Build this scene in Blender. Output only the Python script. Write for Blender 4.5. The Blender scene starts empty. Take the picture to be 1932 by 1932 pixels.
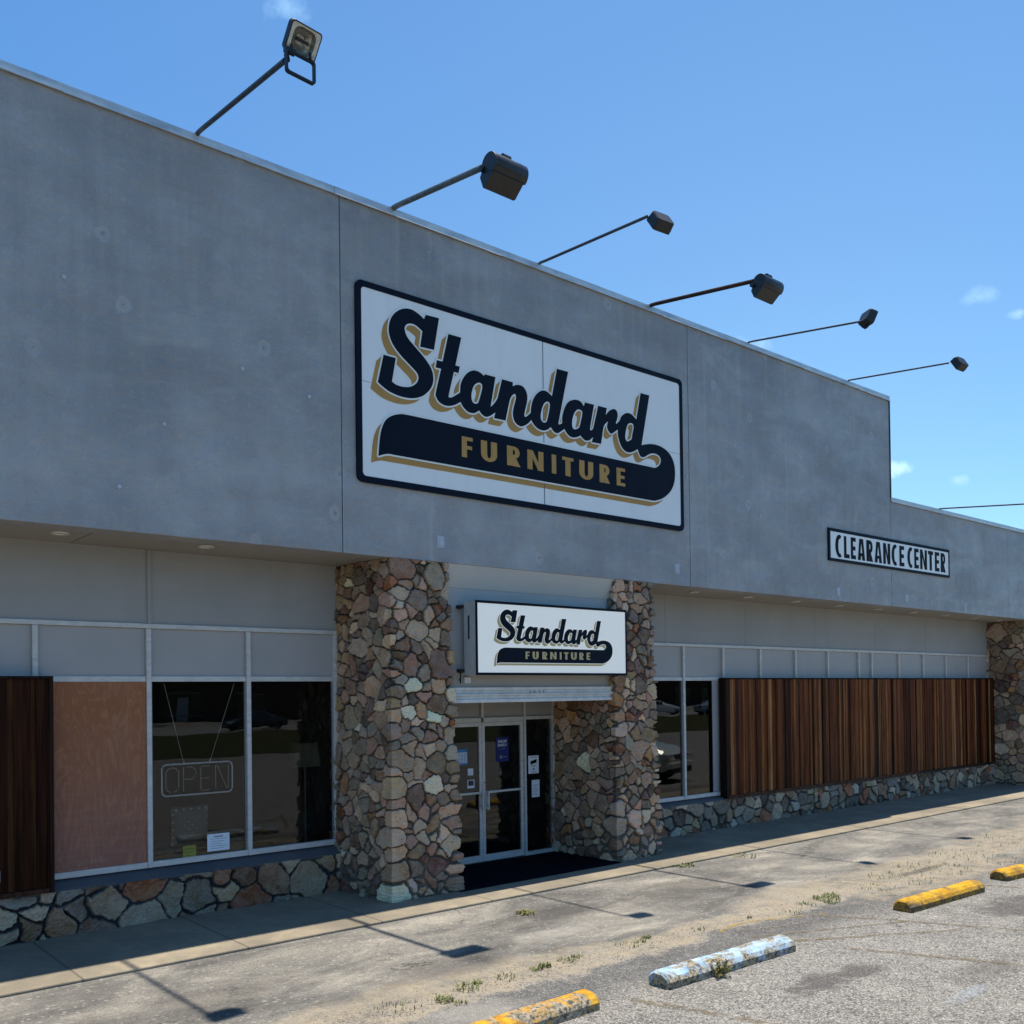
import bpy, bmesh, math, random
import numpy as np
from mathutils import Vector, Matrix
from mathutils.geometry import tessellate_polygon
R=math.radians
SC=bpy.context.scene
COL=SC.collection
random.seed(7)
# ------------------------------------------------------------------ camera
YAW,PITCH,ROLL=R(40.199),R(0.6352),R(-0.7293)
F=Vector((math.sin(YAW)*math.cos(PITCH),math.cos(YAW)*math.cos(PITCH),math.sin(PITCH)))
RT=Vector((math.cos(YAW),-math.sin(YAW),0)); UP=RT.cross(F)
r2=math.cos(ROLL)*RT+math.sin(ROLL)*UP; u2=-math.sin(ROLL)*RT+math.cos(ROLL)*UP
cd=bpy.data.cameras.new('camera'); cam=bpy.data.objects.new('camera',cd); COL.objects.link(cam)
M=Matrix((r2,u2,-F)).transposed().to_4x4(); M.translation=Vector((0,-9.662,2.504)); cam.matrix_world=M
cd.sensor_width=36; cd.sensor_fit='HORIZONTAL'; cd.lens=36*1790/1932
cd.shift_y=(1288-966)/1932
cd.clip_start=.1; cd.clip_end=2000
SC.camera=cam
# ------------------------------------------------------------------ world, sun, exposure
SUN=Vector((0.95,0.37,8.3)).normalized()
w=bpy.data.worlds.new('World'); SC.world=w; w.use_nodes=True
nt=w.node_tree; nt.nodes.clear()
def nn(t,typ,**k):
    n=t.nodes.new(typ)
    for a,b in k.items(): setattr(n,a,b)
    return n
sky=nn(nt,'ShaderNodeTexSky',sky_type='NISHITA',sun_disc=False,sun_elevation=R(82.9),sun_rotation=R(69),air_density=1.0,dust_density=0.3,ozone_density=1.0)
bg=nn(nt,'ShaderNodeBackground'); out=nn(nt,'ShaderNodeOutputWorld')
SKYS=.128
bg.inputs[1].default_value=SKYS
tc=nn(nt,'ShaderNodeTexCoord')
def wray(px,py):
    return (F+r2*((px-966)/1790)+u2*((1288-py)/1790)).normalized()
cur=sky.outputs[0]
# small bright cloud puffs, each a noisy spot of the sky round one direction
CL=[(1695,882,.030,.85,9),(1806,906,.022,.30,9),(1424,650,.040,.30,13),(545,8,.045,.32,7),(1850,560,.030,.22,14),(1925,590,.022,.45,12),(1905,1005,.02,.2,9)]
noi=nn(nt,'ShaderNodeTexNoise'); noi.inputs['Scale'].default_value=34; noi.inputs['Detail'].default_value=9; noi.inputs['Roughness'].default_value=.62
nt.links.new(tc.outputs['Generated'],noi.inputs['Vector'])
for px,py,rad,st,_ in CL:
    d=wray(px,py)
    sub=nn(nt,'ShaderNodeVectorMath',operation='SUBTRACT'); nt.links.new(tc.outputs['Generated'],sub.inputs[0]); sub.inputs[1].default_value=d
    mul=nn(nt,'ShaderNodeVectorMath',operation='MULTIPLY'); nt.links.new(sub.outputs[0],mul.inputs[0]); mul.inputs[1].default_value=(1,1,2.1)
    ln=nn(nt,'ShaderNodeVectorMath',operation='LENGTH'); nt.links.new(mul.outputs[0],ln.inputs[0])
    mr=nn(nt,'ShaderNodeMapRange'); mr.inputs[1].default_value=0; mr.inputs[2].default_value=rad; mr.inputs[3].default_value=.26; mr.inputs[4].default_value=-.20
    nt.links.new(ln.outputs['Value'],mr.inputs[0])
    ad=nn(nt,'ShaderNodeMath',operation='ADD'); nt.links.new(mr.outputs[0],ad.inputs[0]); nt.links.new(noi.outputs[0],ad.inputs[1])
    m2=nn(nt,'ShaderNodeMapRange'); m2.inputs[1].default_value=.55; m2.inputs[2].default_value=.88; m2.inputs[3].default_value=0; m2.inputs[4].default_value=st
    nt.links.new(ad.outputs[0],m2.inputs[0])
    mx=nn(nt,'ShaderNodeMixRGB'); nt.links.new(m2.outputs[0],mx.inputs[0]); nt.links.new(cur,mx.inputs[1]); mx.inputs[2].default_value=(7.5,7.8,8.2,1)
    cur=mx.outputs[0]
gain=nn(nt,'ShaderNodeMixRGB',blend_type='MULTIPLY'); gain.inputs[0].default_value=1; sz=nn(nt,'ShaderNodeSeparateXYZ'); nt.links.new(tc.outputs['Generated'],sz.inputs[0]); gz=nn(nt,'ShaderNodeMapRange'); gs=nn(nt,'ShaderNodeVectorMath',operation='DISTANCE'); nt.links.new(tc.outputs['Generated'],gs.inputs[0]); gs.inputs[1].default_value=wray(1500,760); nt.links.new(gs.outputs['Value'],gz.inputs[0]); gz.inputs[1].default_value=.08; gz.inputs[2].default_value=.85
gc=nn(nt,'ShaderNodeMixRGB'); nt.links.new(gz.outputs[0],gc.inputs[0]); gc.inputs[1].default_value=(.74,.99,1.08,1); gc.inputs[2].default_value=(.45,.78,1.02,1); nt.links.new(gc.outputs[0],gain.inputs[2]); nt.links.new(cur,gain.inputs[1]); cur=gain.outputs[0]
nt.links.new(cur,bg.inputs[0]); nt.links.new(bg.outputs[0],out.inputs[0])
sd=bpy.data.lights.new('sun','SUN'); sd.energy=5.0; sd.angle=R(.53); sd.color=(1,.94,.84)
so=bpy.data.objects.new('sun',sd); COL.objects.link(so); so.rotation_euler=SUN.to_track_quat('Z','Y').to_euler(); so.location=(0,0,30)
SC.view_settings.view_transform='Standard'; SC.view_settings.look='None'; SC.view_settings.gamma=1
SC.view_settings.exposure=0.5
SC.render.engine='CYCLES'; SC.cycles.max_bounces=8; SC.cycles.transparent_max_bounces=12
# ------------------------------------------------------------------ node helpers
def lin(c): return tuple(((x/255)/12.92 if x/255<.04045 else ((x/255+.055)/1.055)**2.4) for x in c)
class G:
    """small shader-graph builder"""
    def __init__(s,name,rough=.8,spec=.3,metal=0):
        s.m=bpy.data.materials.new(name); s.m.use_nodes=True; s.t=s.m.node_tree
        s.p=s.t.nodes['Principled BSDF']; s.o=s.t.nodes['Material Output']
        s.p.inputs['Roughness'].default_value=rough; s.p.inputs['Specular IOR Level'].default_value=spec; s.p.inputs['Metallic'].default_value=metal
        s.pos=s.n('ShaderNodeNewGeometry').outputs['Position']
    def n(s,typ,**k): return nn(s.t,typ,**k)
    def L(s,a,b): s.t.links.new(a,b)
    def put(s,sock,v):
        if isinstance(v,bpy.types.NodeSocket): s.L(v,sock)
        elif isinstance(v,(tuple,list)) and len(v)==3 and sock.type=='RGBA': sock.default_value=(*v,1)
        else: sock.default_value=v
    def vec(s,scale=(1,1,1),off=(0,0,0),src=None,rot=(0,0,0)):
        n=s.n('ShaderNodeMapping'); s.L(src or s.pos,n.inputs[0]); n.inputs['Scale'].default_value=scale; n.inputs['Location'].default_value=off; n.inputs['Rotation'].default_value=rot
        return n.outputs[0]
    def noise(s,scale,detail=6,rough=.6,v=None,dist=0,col=False):
        n=s.n('ShaderNodeTexNoise'); s.L(v or s.pos,n.inputs['Vector']); n.inputs['Scale'].default_value=scale; n.inputs['Detail'].default_value=detail; n.inputs['Roughness'].default_value=rough; n.inputs['Distortion'].default_value=dist
        return n.outputs[1 if col else 0]
    def vor(s,scale,v=None,feat='F1',out='Distance',rnd=1):
        n=s.n('ShaderNodeTexVoronoi',feature=feat); s.L(v or s.pos,n.inputs['Vector']); n.inputs['Scale'].default_value=scale; n.inputs['Randomness'].default_value=rnd
        return n.outputs[out]
    def mr(s,x,a,b,c=0,d=1,clamp=True):
        n=s.n('ShaderNodeMapRange',clamp=clamp); s.put(n.inputs[0],x)
        for i,v in enumerate((a,b,c,d)): n.inputs[i+1].default_value=v
        return n.outputs[0]
    def mt(s,op,a,b=0,c=None):
        n=s.n('ShaderNodeMath',operation=op); s.put(n.inputs[0],a); s.put(n.inputs[1],b)
        if c is not None: s.put(n.inputs[2],c)
        return n.outputs[0]
    def mix(s,f,a,b,mode='MIX'):
        n=s.n('ShaderNodeMixRGB',blend_type=mode); s.put(n.inputs[0],f); s.put(n.inputs[1],a); s.put(n.inputs[2],b); return n.outputs[0]
    def ramp(s,x,stops):
        n=s.n('ShaderNodeValToRGB'); s.L(x,n.inputs[0]); e=n.color_ramp.elements
        while len(e)<len(stops): e.new(.5)
        for i,(p,c) in enumerate(stops): e[i].position=p; e[i].color=(*c,1)
        return n.outputs[0]
    def sep(s,v=None):
        n=s.n('ShaderNodeSeparateXYZ'); s.L(v or s.pos,n.inputs[0]); return n.outputs
    def attr(s,name,out='Color'):
        n=s.n('ShaderNodeAttribute',attribute_name=name); return n.outputs[out]
    def bump(s,h,dist=.01,strength=1):
        n=s.n('ShaderNodeBump'); s.L(h,n.inputs['Height']); n.inputs['Distance'].default_value=dist; n.inputs['Strength'].default_value=strength
        s.L(n.outputs[0],s.p.inputs['Normal']); return s
    def col(s,c): s.put(s.p.inputs['Base Color'],c); return s
    def rough(s,c): s.put(s.p.inputs['Roughness'],c); return s
def flatmat(name,c,rough=.6,spec=.4,metal=0,var=.12,scale=6,bump=0):
    g=G(name,rough,spec,metal)
    n=g.noise(scale,5); f=g.mr(n,.3,.7,1-var,1+var)
    g.col(g.mix(1,c,f,'MULTIPLY'))
    if bump: g.bump(g.noise(scale*12,4),bump)
    return g.m
MT={}
# --- painted stucco fascia
g=G('painted_stucco',.62,.35)
big=g.noise(.55,7,.62); mid=g.noise(2.3,6,.6); st=g.noise(1,5,.6,g.vec((7,7,.35)))
c=g.ramp(big,[(.30,(.275,.268,.266)),(.5,(.365,.355,.350)),(.70,(.475,.460,.448))])
c=g.mix(g.mr(mid,.35,.7,0,.45),c,(.275,.262,.245))
stm=g.mr(g.noise(.35,3),.4,.6,.15,1); c=g.mix(g.mt('MULTIPLY',stm,g.mr(st,.5,.74,0,.34)),c,(.48,.46,.42))
c=g.mix(g.mt('MULTIPLY',stm,g.mr(st,.46,.25,0,.30)),c,(.23,.22,.205)); hz=g.noise(1,7,.66,g.vec((.9,.9,2.6),(5,0,2)),.8); c=g.mix(g.mr(hz,.52,.72,0,.42),c,(.50,.48,.44)); c=g.mix(g.mr(hz,.45,.28,0,.30),c,(.25,.24,.22))
xyz=g.sep()
cz=g.n('ShaderNodeCombineXYZ'); g.L(xyz[0],cz.inputs[0]); g.L(g.mt('MULTIPLY',xyz[2],.85),cz.inputs[1])
v2=g.n('ShaderNodeTexVoronoi',voronoi_dimensions='2D'); g.L(cz.outputs[0],v2.inputs['Vector']); v2.inputs['Scale'].default_value=1.25; d=v2.outputs['Distance']; cellc=v2.outputs['Color']; gn=g.noise(55,5,.75); wob=g.noise(9,4)
cs=g.n('ShaderNodeSeparateColor'); g.L(cellc,cs.inputs[0])
dd=g.mt('ADD',d,g.mr(wob,.3,.7,-.025,.025,False))
patch=g.mt('MULTIPLY',g.mr(dd,.105,.075,0,1),g.mt('MULTIPLY',g.mr(cs.outputs[0],.45,.50,0,1),g.mr(cs.outputs[1],0,1,.3,1)))
ring=g.mt('MULTIPLY',patch,g.mr(dd,.04,.09,.55,1))
c=g.mix(g.mt('MULTIPLY',ring,.42),c,(.60,.59,.57)); c=g.mix(g.mt('MULTIPLY',patch,g.mr(dd,.022,.012,0,.6)),c,(.14,.14,.15))
# rust-brown run below the coping next to the panel seams
for X,wd_ in ((6.42,.05),(6.9,.04),(9.3,.035),(12.35,.05),(14.6,.04),(16.9,.05),(1.2,.05)):
    gx=g.mr(g.mt('ABSOLUTE',g.mt('SUBTRACT',g.mt('ADD',xyz[0],g.mr(g.noise(1.2,3),.3,.7,-.03,.03,False)),X)),.0,wd_,1,0); c=g.mix(g.mt('MULTIPLY',gx,g.mr(g.noise(1,5,.6,g.vec((3,3,.7))),.4,.65,0,.5)),c,(.52,.50,.47))
for X in (11.2,11.5,18.0):
    gx=g.mr(g.mt('ABSOLUTE',g.mt('SUBTRACT',xyz[0],X)),.0,.10,1,0)
    gz=g.mr(xyz[2],7.2,8.3,0,1)
    c=g.mix(g.mt('MULTIPLY',g.mt('MULTIPLY',gx,gz),g.mr(g.noise(2,5,.6,g.vec((9,9,.8))),.35,.65,0,.4)),c,(.36,.31,.25))
c=g.mix(g.mr(gn,.35,.65,0,.30),c,g.mix(1,c,(.62,.62,.62),'MULTIPLY')); c=g.mix(g.mr(g.noise(16,6,.7),.55,.72,0,.35),c,(.52,.51,.49))
g.col(c); g.rough(g.mr(hz,.35,.65,.58,.34))
f=g.noise(38,6,.65); m2=g.noise(5.5,5,.62,dist=.6); l=g.noise(1.4,3)
h=g.mt('ADD',g.mt('MULTIPLY',f,.16),g.mt('ADD',g.mt('MULTIPLY',m2,.55),g.mt('MULTIPLY',l,1.2)))
h=g.mt('ADD',h,g.mt('MULTIPLY',patch,-.10))
g.bump(h,.06,.85); MT['stucco']=g.m
# --- beige soffit / panels
def panel(name,c,dirt,seed=0,rough=.6):
    g=G(name,rough,.3); n=g.noise(1.1,6,.6,g.vec((1,1,1),(seed,0,0))); s=g.noise(1,5,.6,g.vec((5,5,.6),(seed,3,1)))
    cc=g.mix(g.mr(n,.35,.7,0,.4),c,dirt); cc=g.mix(g.mr(s,.55,.8,0,.3),cc,dirt); g.col(cc); g.bump(g.noise(45,4),.004,.4); return g.m
MT['soffit']=panel('soffit_board',(.34,.305,.26),(.26,.235,.20))
MT['upper']=panel('upper_wall_board',(.35,.338,.322),(.255,.247,.235),4)
MT['transom']=panel('transom_panel',(.41,.385,.365),(.32,.30,.285),9,.45)
MT['header']=panel('header_paint',(.42,.40,.37),(.31,.295,.275),2)
MT['cove']=panel('cove_board',(.54,.49,.42),(.44,.40,.345),6)
# --- metals
g=G('galvanised_coping',.42,.5,.55); n=g.noise(3,5,.6,g.vec((1,4,4))); g.col(g.ramp(n,[(.3,(.42,.42,.41)),(.7,(.68,.68,.66))])); g.rough(g.mr(n,.3,.7,.35,.6)); MT['coping']=g.m
g=G('mill_aluminium',.5,.4,.15); n=g.noise(8,5,.6,g.vec((1,1,3))); g.col(g.ramp(n,[(.3,(.50,.475,.44)),(.7,(.66,.63,.58))])); g.bump(g.noise(60,3),.002,.3); MT['alu']=g.m
MT['alu_dark']=flatmat('dark_aluminium_trim',(.22,.215,.205),.5,.4,.1)  # darker aluminium tone for jambs, stops and small fittings
MT['white_trim']=flatmat('white_enamel_rail',(.62,.62,.60),.5,.4,0,.15,9)
g=G('galvanised_pipe',.5,.5,.4); n=g.noise(14,5); g.col(g.ramp(n,[(.3,(.07,.09,.10)),(.7,(.15,.17,.17))])); MT['pipe']=g.m
MT['pipe_dark']=flatmat('painted_dark_pipe',(.045,.055,.07),.5,.5,.3,.3,12)
g=G('rusty_pipe',.8,.3,.2); n=g.noise(16,6); g.col(g.ramp(n,[(.4,(.018,.012,.011)),(.62,(.05,.025,.018)),(.75,(.12,.05,.03))])); MT['pipe_rust']=g.m
g=G('bronze_lamp_housing',.34,.5,.35); n=g.noise(9,5); g.col(g.ramp(n,[(.3,(.018,.019,.020)),(.7,(.034,.034,.033))])); g.rough(g.mr(n,.3,.7,.26,.45)); MT['lamp']=g.m
MT['lamp_black']=flatmat('black_lamp_housing',(.012,.012,.014),.45,.5,.1,.3,9)
g=G('lamp_reflector',.28,.5,.55); n=g.noise(14,4); g.col(g.ramp(n,[(.3,(.16,.16,.14)),(.7,(.46,.46,.41))])); MT['reflector']=g.m
MT['lampface']=flatmat('cream_lamp_bezel',(.50,.49,.44),.5,.4,0,.2,18)
# --- glass: a pane that both mirrors and shows the room
def glassmat(name,ior=1.5,tint=(.74,.78,.78),boost=1.0):
    m=bpy.data.materials.new(name); m.use_nodes=True; t=m.node_tree; t.nodes.clear()
    o=nn(t,'ShaderNodeOutputMaterial'); mx=nn(t,'ShaderNodeMixShader'); tr=nn(t,'ShaderNodeBsdfTransparent'); gl=nn(t,'ShaderNodeBsdfGlossy'); fr=nn(t,'ShaderNodeFresnel')
    fr.inputs[0].default_value=ior; tr.inputs[0].default_value=(*tint,1); gl.inputs['Roughness'].default_value=0.0; gl.inputs[0].default_value=(.95,.97,.96,1)
    mul=nn(t,'ShaderNodeMath',operation='MULTIPLY',use_clamp=True); mul.inputs[1].default_value=boost; t.links.new(fr.outputs[0],mul.inputs[0])
    geo=nn(t,'ShaderNodeNewGeometry'); ns=nn(t,'ShaderNodeTexNoise'); ns.inputs['Scale'].default_value=1.1; ns.inputs['Detail'].default_value=2; t.links.new(geo.outputs['Position'],ns.inputs['Vector'])
    bp=nn(t,'ShaderNodeBump'); bp.inputs['Distance'].default_value=.0016; t.links.new(ns.outputs[0],bp.inputs['Height']); t.links.new(bp.outputs[0],gl.inputs['Normal'])
    t.links.new(mul.outputs[0],mx.inputs[0]); t.links.new(tr.outputs[0],mx.inputs[1]); t.links.new(gl.outputs[0],mx.inputs[2]); t.links.new(mx.outputs[0],o.inputs[0]); return m
MT['glass']=glassmat('tinted_window_glass',1.5,(.86,.87,.84),1.12)
# --- sign paint
def signwhite(name,c,dirt):
    g=G(name,.38,.45); s=g.noise(1,6,.65,g.vec((6,6,.45))); n=g.noise(.8,5); z=g.sep()
    cc=g.mix(g.mr(n,.3,.7,0,.25),c,dirt); cc=g.mix(g.mr(s,.52,.8,0,.45),cc,dirt); g.col(cc); return g.m
MT['signw']=signwhite('sign_white_enamel',(.86,.84,.80),(.68,.66,.63))
MT['boxw']=signwhite('acrylic_sign_face',(.90,.88,.78),(.87,.85,.75))
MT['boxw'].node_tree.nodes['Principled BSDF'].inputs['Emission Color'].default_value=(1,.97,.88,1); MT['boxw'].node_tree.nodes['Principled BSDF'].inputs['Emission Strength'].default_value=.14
g=G('navy_vinyl',.55,.10); n=g.noise(1.5,5); g.col(g.ramp(n,[(.3,(.0035,.006,.013)),(.7,(.006,.010,.021))])); MT['navy']=g.m
MT['gold']=flatmat('gold_vinyl',(.46,.26,.08),.5,.15,0,.10,3)
MT['palegold']=flatmat('pale_gold_vinyl',(.58,.44,.21),.5,.3,0,.05,3)
MT['outline']=flatmat('cream_outline_vinyl',(.80,.79,.73),.4,.3,0,.05,3)
MT['black']=flatmat('black_lettering',(.008,.009,.011),.6,.1,0,.2,6)
MT['seam']=flatmat('sealant_joint',(.10,.11,.13),.8,.2,0,.3,4)
MT['seam_light']=flatmat('raised_joint_edge',(.44,.47,.50),.5,.4,0,.2,4)
# --- stone
g=G('fieldstone',.85,.25)
sc_=g.attr('stone'); mo=g.attr('mortar','Fac')
n1=g.noise(7,8,.65,dist=.8); n2=g.noise(38,6,.7); vein=g.noise(16,5,.6,g.vec((1,1,2.2),rot=(.3,.5,.8)),1.5)
c=g.mix(g.mr(n1,.3,.75,.0,.55),sc_,g.mix(1,sc_,(.62,.55,.50),'MULTIPLY'))
c=g.mix(g.mr(n1,.60,.40,0,.45),c,g.mix(.40,sc_,(.55,.52,.47)))
c=g.mix(g.mr(vein,.58,.70,0,.6),c,(.085,.06,.045))
c=g.mix(g.mr(n2,.3,.7,0,.38),c,g.mix(1,c,(.55,.52,.50),'MULTIPLY'))
mc=g.attr('mcol'); mcol=g.mix(g.mr(g.noise(11,5),.35,.65,0,.8),mc,g.mix(1,mc,(.5,.5,.5),'MULTIPLY'))
c=g.mix(mo,c,mcol); g.col(c); g.bump(g.mt('ADD',g.mt('MULTIPLY',n2,.6),g.mt('ADD',g.mt('MULTIPLY',n1,1.2),g.mt('MULTIPLY',vein,.8))),.02,.9); MT['stone']=g.m
# --- timber screens
g=G('stained_cedar_board',.7,.10)
bc=g.attr('board'); gr=g.noise(1,7,.62,g.vec((34,34,1.1)),.6); kn=g.noise(1,6,.75,g.vec((22,22,3.6)),1.6)
c=g.mix(g.mr(gr,.38,.62,0,.85),bc,g.mix(1,bc,(.30,.22,.18),'MULTIPLY')); c=g.mix(g.mr(kn,.58,.66,0,.85),c,(.016,.007,.005)); g.col(c); g.rough(g.mr(gr,.3,.7,.45,.75)); g.bump(gr,.006,.7); MT['cedar']=g.m
g=G('varnished_plywood',.5,.35)
z=g.sep(); wv=g.noise(1,4,.5,g.vec((2.4,2.4,.55)),1.9); rings=g.mt('FRACT',g.mt('MULTIPLY',wv,11)); rings=g.mr(g.mt('ABSOLUTE',g.mt('SUBTRACT',rings,.5)),.0,.5,0,1)
fine=g.noise(1,6,.6,g.vec((70,70,3.5))); cross=g.noise(1,5,.6,g.vec((3,3,40)))
base=g.mix(g.mr(z[2],.8,2.3,0,1),(.31,.118,.082),(.35,.112,.034))
c=g.mix(g.mr(rings,.55,1,0,.5),base,(.50,.22,.095)); c=g.mix(g.mr(fine,.4,.7,0,.5),c,(.20,.095,.055)); c=g.mix(g.mt('MULTIPLY',g.mr(cross,.45,.75,0,.25),g.mr(z[2],2.0,1.0,0,1)),c,(.40,.27,.22))
c=g.mix(g.mr(g.noise(1.6,5),.5,.75,0,.22),c,(.36,.24,.17))
g.col(c); g.bump(fine,.002,.5); MT['ply']=g.m
# --- concrete, asphalt, sand
g=G('pavement_concrete',.9,.2)
a=g.noise(.9,7,.62); b=g.noise(7,6,.65); s=g.noise(140,3,.6)
c=g.ramp(a,[(.3,(.14,.115,.078)),(.5,(.23,.188,.127)),(.7,(.36,.29,.19))])
c=g.mix(g.mr(b,.35,.7,0,.55),c,(.14,.12,.09)); c=g.mix(g.mr(s,.35,.7,0,.4),c,(.33,.30,.25))
z=g.sep(); jx=g.mt('ABSOLUTE',g.mt('SUBTRACT',g.mt('FRACT',g.mt('DIVIDE',g.mt('ADD',z[0],20-.03),.775*2)),.5)); jm=g.mr(jx,.0045,.008,1,0)
c=g.mix(g.mt('MULTIPLY',jm,.5),c,(.06,.052,.042)); g.col(c); g.bump(g.mt('ADD',g.mt('MULTIPLY',b,.5),g.mt('SUBTRACT',s,g.mt('MULTIPLY',jm,3))),.008,.6); MT['concrete']=g.m
g=G('weathered_asphalt',.92,.2)
z=g.sep(); X,Y=z[0],z[1]
a=g.noise(.45,7,.65,g.vec((1,1.6,1))); b=g.noise(2.6,7,.65); s1=g.vor(95,out='Color'); s1d=g.vor(95); s2=g.noise(210,4,.7); s3=g.vor(38,out='Color')
ss=g.n('ShaderNodeSeparateColor'); g.L(s1,ss.inputs[0]); s3s=g.n('ShaderNodeSeparateColor'); g.L(s3,s3s.inputs[0])
lot=g.ramp(b,[(.28,(.088,.083,.075)),(.5,(.165,.153,.134)),(.72,(.255,.234,.20))])
lot=g.mix(g.mr(a,.35,.65,0,.5),lot,(.205,.195,.178))
lot=g.mix(g.mr(ss.outputs[0],.50,.95,0,.75),lot,(.46,.43,.38)); lot=g.mix(g.mr(ss.outputs[1],.62,.95,0,.75),lot,(.028,.027,.026)); lot=g.mix(g.mr(s3s.outputs[1],.90,.97,0,.6),lot,(.05,.045,.045))
ap=g.ramp(g.noise(.7,8,.66,g.vec((1,1.9,1),(3,1,0)),.5),[(.34,(.066,.063,.059)),(.46,(.125,.118,.106)),(.56,(.205,.188,.160)),(.69,(.37,.33,.265))])
ap=g.mix(g.mr(s2,.45,.68,0,.45),ap,(.34,.31,.26)); ap=g.mix(g.mr(g.noise(5.5,7,.7,g.vec((1,2.2,1))),.50,.70,0,.40),ap,(.29,.265,.22)); ap=g.mix(g.mr(ss.outputs[0],.55,.95,0,.35),ap,(.045,.042,.038)); ap=g.mix(g.mr(ss.outputs[1],.8,.97,0,.5),ap,(.05,.05,.05)); ap=g.mix(g.mr(s3s.outputs[0],.94,.98,0,.4),ap,(.40,.38,.33))
NB=g.noise(2.1,8,.7,dist=.4)
wob=g.mr(g.noise(1.3,7,.66),.3,.7,-.20,.20,False); Yw=g.mt('ADD',Y,wob)
apm=g.mt('MULTIPLY',g.mr(Yw,-3.34,-3.22,0,1),1.0)
c=g.mix(apm,lot,ap)
# fresh dark tar strip on the lot side of the seam
tar=g.mt('MULTIPLY',g.mr(Yw,-3.50,-3.60,0,1),g.mr(Yw,-4.35,-3.9,0,1))
c=g.mix(g.mt('MULTIPLY',tar,g.mr(b,.35,.6,.45,.85)),c,(.070,.068,.067))
c=g.mix(g.mt('MULTIPLY',tar,g.mr(ss.outputs[0],.8,.97,0,.6)),c,(.30,.29,.26))
# sandy gravel that collected in the seam, and the sand fan beside it
sandc=g.mix(g.mr(s2,.35,.7,0,.7),(.27,.222,.155),(.40,.345,.26)); sandc=g.mix(g.mr(ss.outputs[2],.5,.95,0,.6),sandc,(.16,.13,.095)); sandc=g.mix(g.mr(b,.5,.8,0,.4),sandc,(.20,.17,.12))
seam=g.mt('MULTIPLY',g.mr(Yw,-3.58,-3.44,0,1),g.mr(Yw,-3.02,-3.16,0,1))
def blob(x,y,rx,ry,amp=.9):
    dx=g.mt('DIVIDE',g.mt('SUBTRACT',X,x),rx); dy=g.mt('DIVIDE',g.mt('SUBTRACT',Y,y),ry)
    r=g.mt('ADD',g.mt('MULTIPLY',dx,dx),g.mt('MULTIPLY',dy,dy)); r=g.mt('ADD',r,g.mr(NB,.3,.7,-amp,amp,False)); return g.mr(r,1.45,.25,0,1)
sm=seam
for q in ((10.4,-3.05,1.4,.42),(13.5,-3.1,2.8,.50),(17.5,-3.0,3.2,.60),(12.6,-3.7,2.2,.30),(5.0,-3.0,1.6,.28),(20.5,-2.9,3,.9)): sm=g.mt('MAXIMUM',sm,blob(*q))
sm=g.mt('MULTIPLY',sm,g.mr(g.noise(3.8,7,.68),.34,.56,.22,.95))
c=g.mix(sm,c,sandc)
light=g.mt('MAXIMUM',blob(6.75,-2.35,.55,.16),blob(4.55,-3.75,.55,.22)); c=g.mix(g.mt('MULTIPLY',light,.40),c,(.36,.33,.28))
for q,k in (((7.5,-5.15,.75,.16,1.6),.6),((11.4,-5.05,.9,.30,1.2),.6),((8.6,-5.9,.5,.2,1.2),.35),((7.2,-1.75,.9,.28,1),.5),((12.7,-3.3,.7,.08,1),.6),((5.2,-2.6,.7,.3,1),.4),((9.5,-1.9,1.1,.5,1.2),.4),((3.0,-2.0,.8,.4,1.2),.35)): c=g.mix(g.mt('MULTIPLY',blob(*q),k),c,(.045,.038,.036))
c=g.mix(g.mt('MULTIPLY',blob(7.85,-6.1,.30,.07,1.6),.22),c,(.30,.38,.44))
# hairline cracks
crv=g.n('ShaderNodeVectorMath',operation='ADD'); wn=g.n('ShaderNodeVectorMath',operation='SCALE'); g.L(g.noise(1.8,5,.6,col=True),wn.inputs[0]); wn.inputs['Scale'].default_value=.9; g.L(g.pos,crv.inputs[0]); g.L(wn.outputs[0],crv.inputs[1])
ck=g.vor(.42,crv.outputs[0],'DISTANCE_TO_EDGE'); ckm=g.mt('MULTIPLY',g.mr(ck,.0035,.0016,0,1),g.mr(g.noise(.5,3),.52,.62,0,1)); c=g.mix(g.mt('MULTIPLY',ckm,.75),c,(.025,.023,.022))
g.col(c); g.bump(g.mt('SUBTRACT',g.mt('ADD',g.mt('MULTIPLY',s1d,.55),g.mt('MULTIPLY',s2,.6)),g.mt('MULTIPLY',ckm,2)),.006,.8); MT['asphalt']=g.m
MT['road']=flatmat('road_asphalt',(.22,.215,.205),.9,.2,0,.2,3)
MT['lawn']=flatmat('verge_grass',(.040,.042,.012),.95,.1,0,.5,1.2)
def paintmat(name,c,keep0,keep1,scale=9):
    g=G(name,.7,.3); n=g.noise(scale,8,.7); f=g.noise(90,4,.7); al=g.mt('MULTIPLY',g.mr(n,keep0,keep1,0,1),g.mr(f,.3,.55,.3,1))
    g.col(g.mix(g.mr(f,.3,.7,0,.5),c,tuple(x*.55 for x in c))); g.put(g.p.inputs['Alpha'],al); return g.m
MT['yline']=paintmat('worn_yellow_paint',(.42,.27,.07),.42,.62); MT['yfaint']=paintmat('faded_yellow_paint',(.20,.145,.07),.40,.72)
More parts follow.
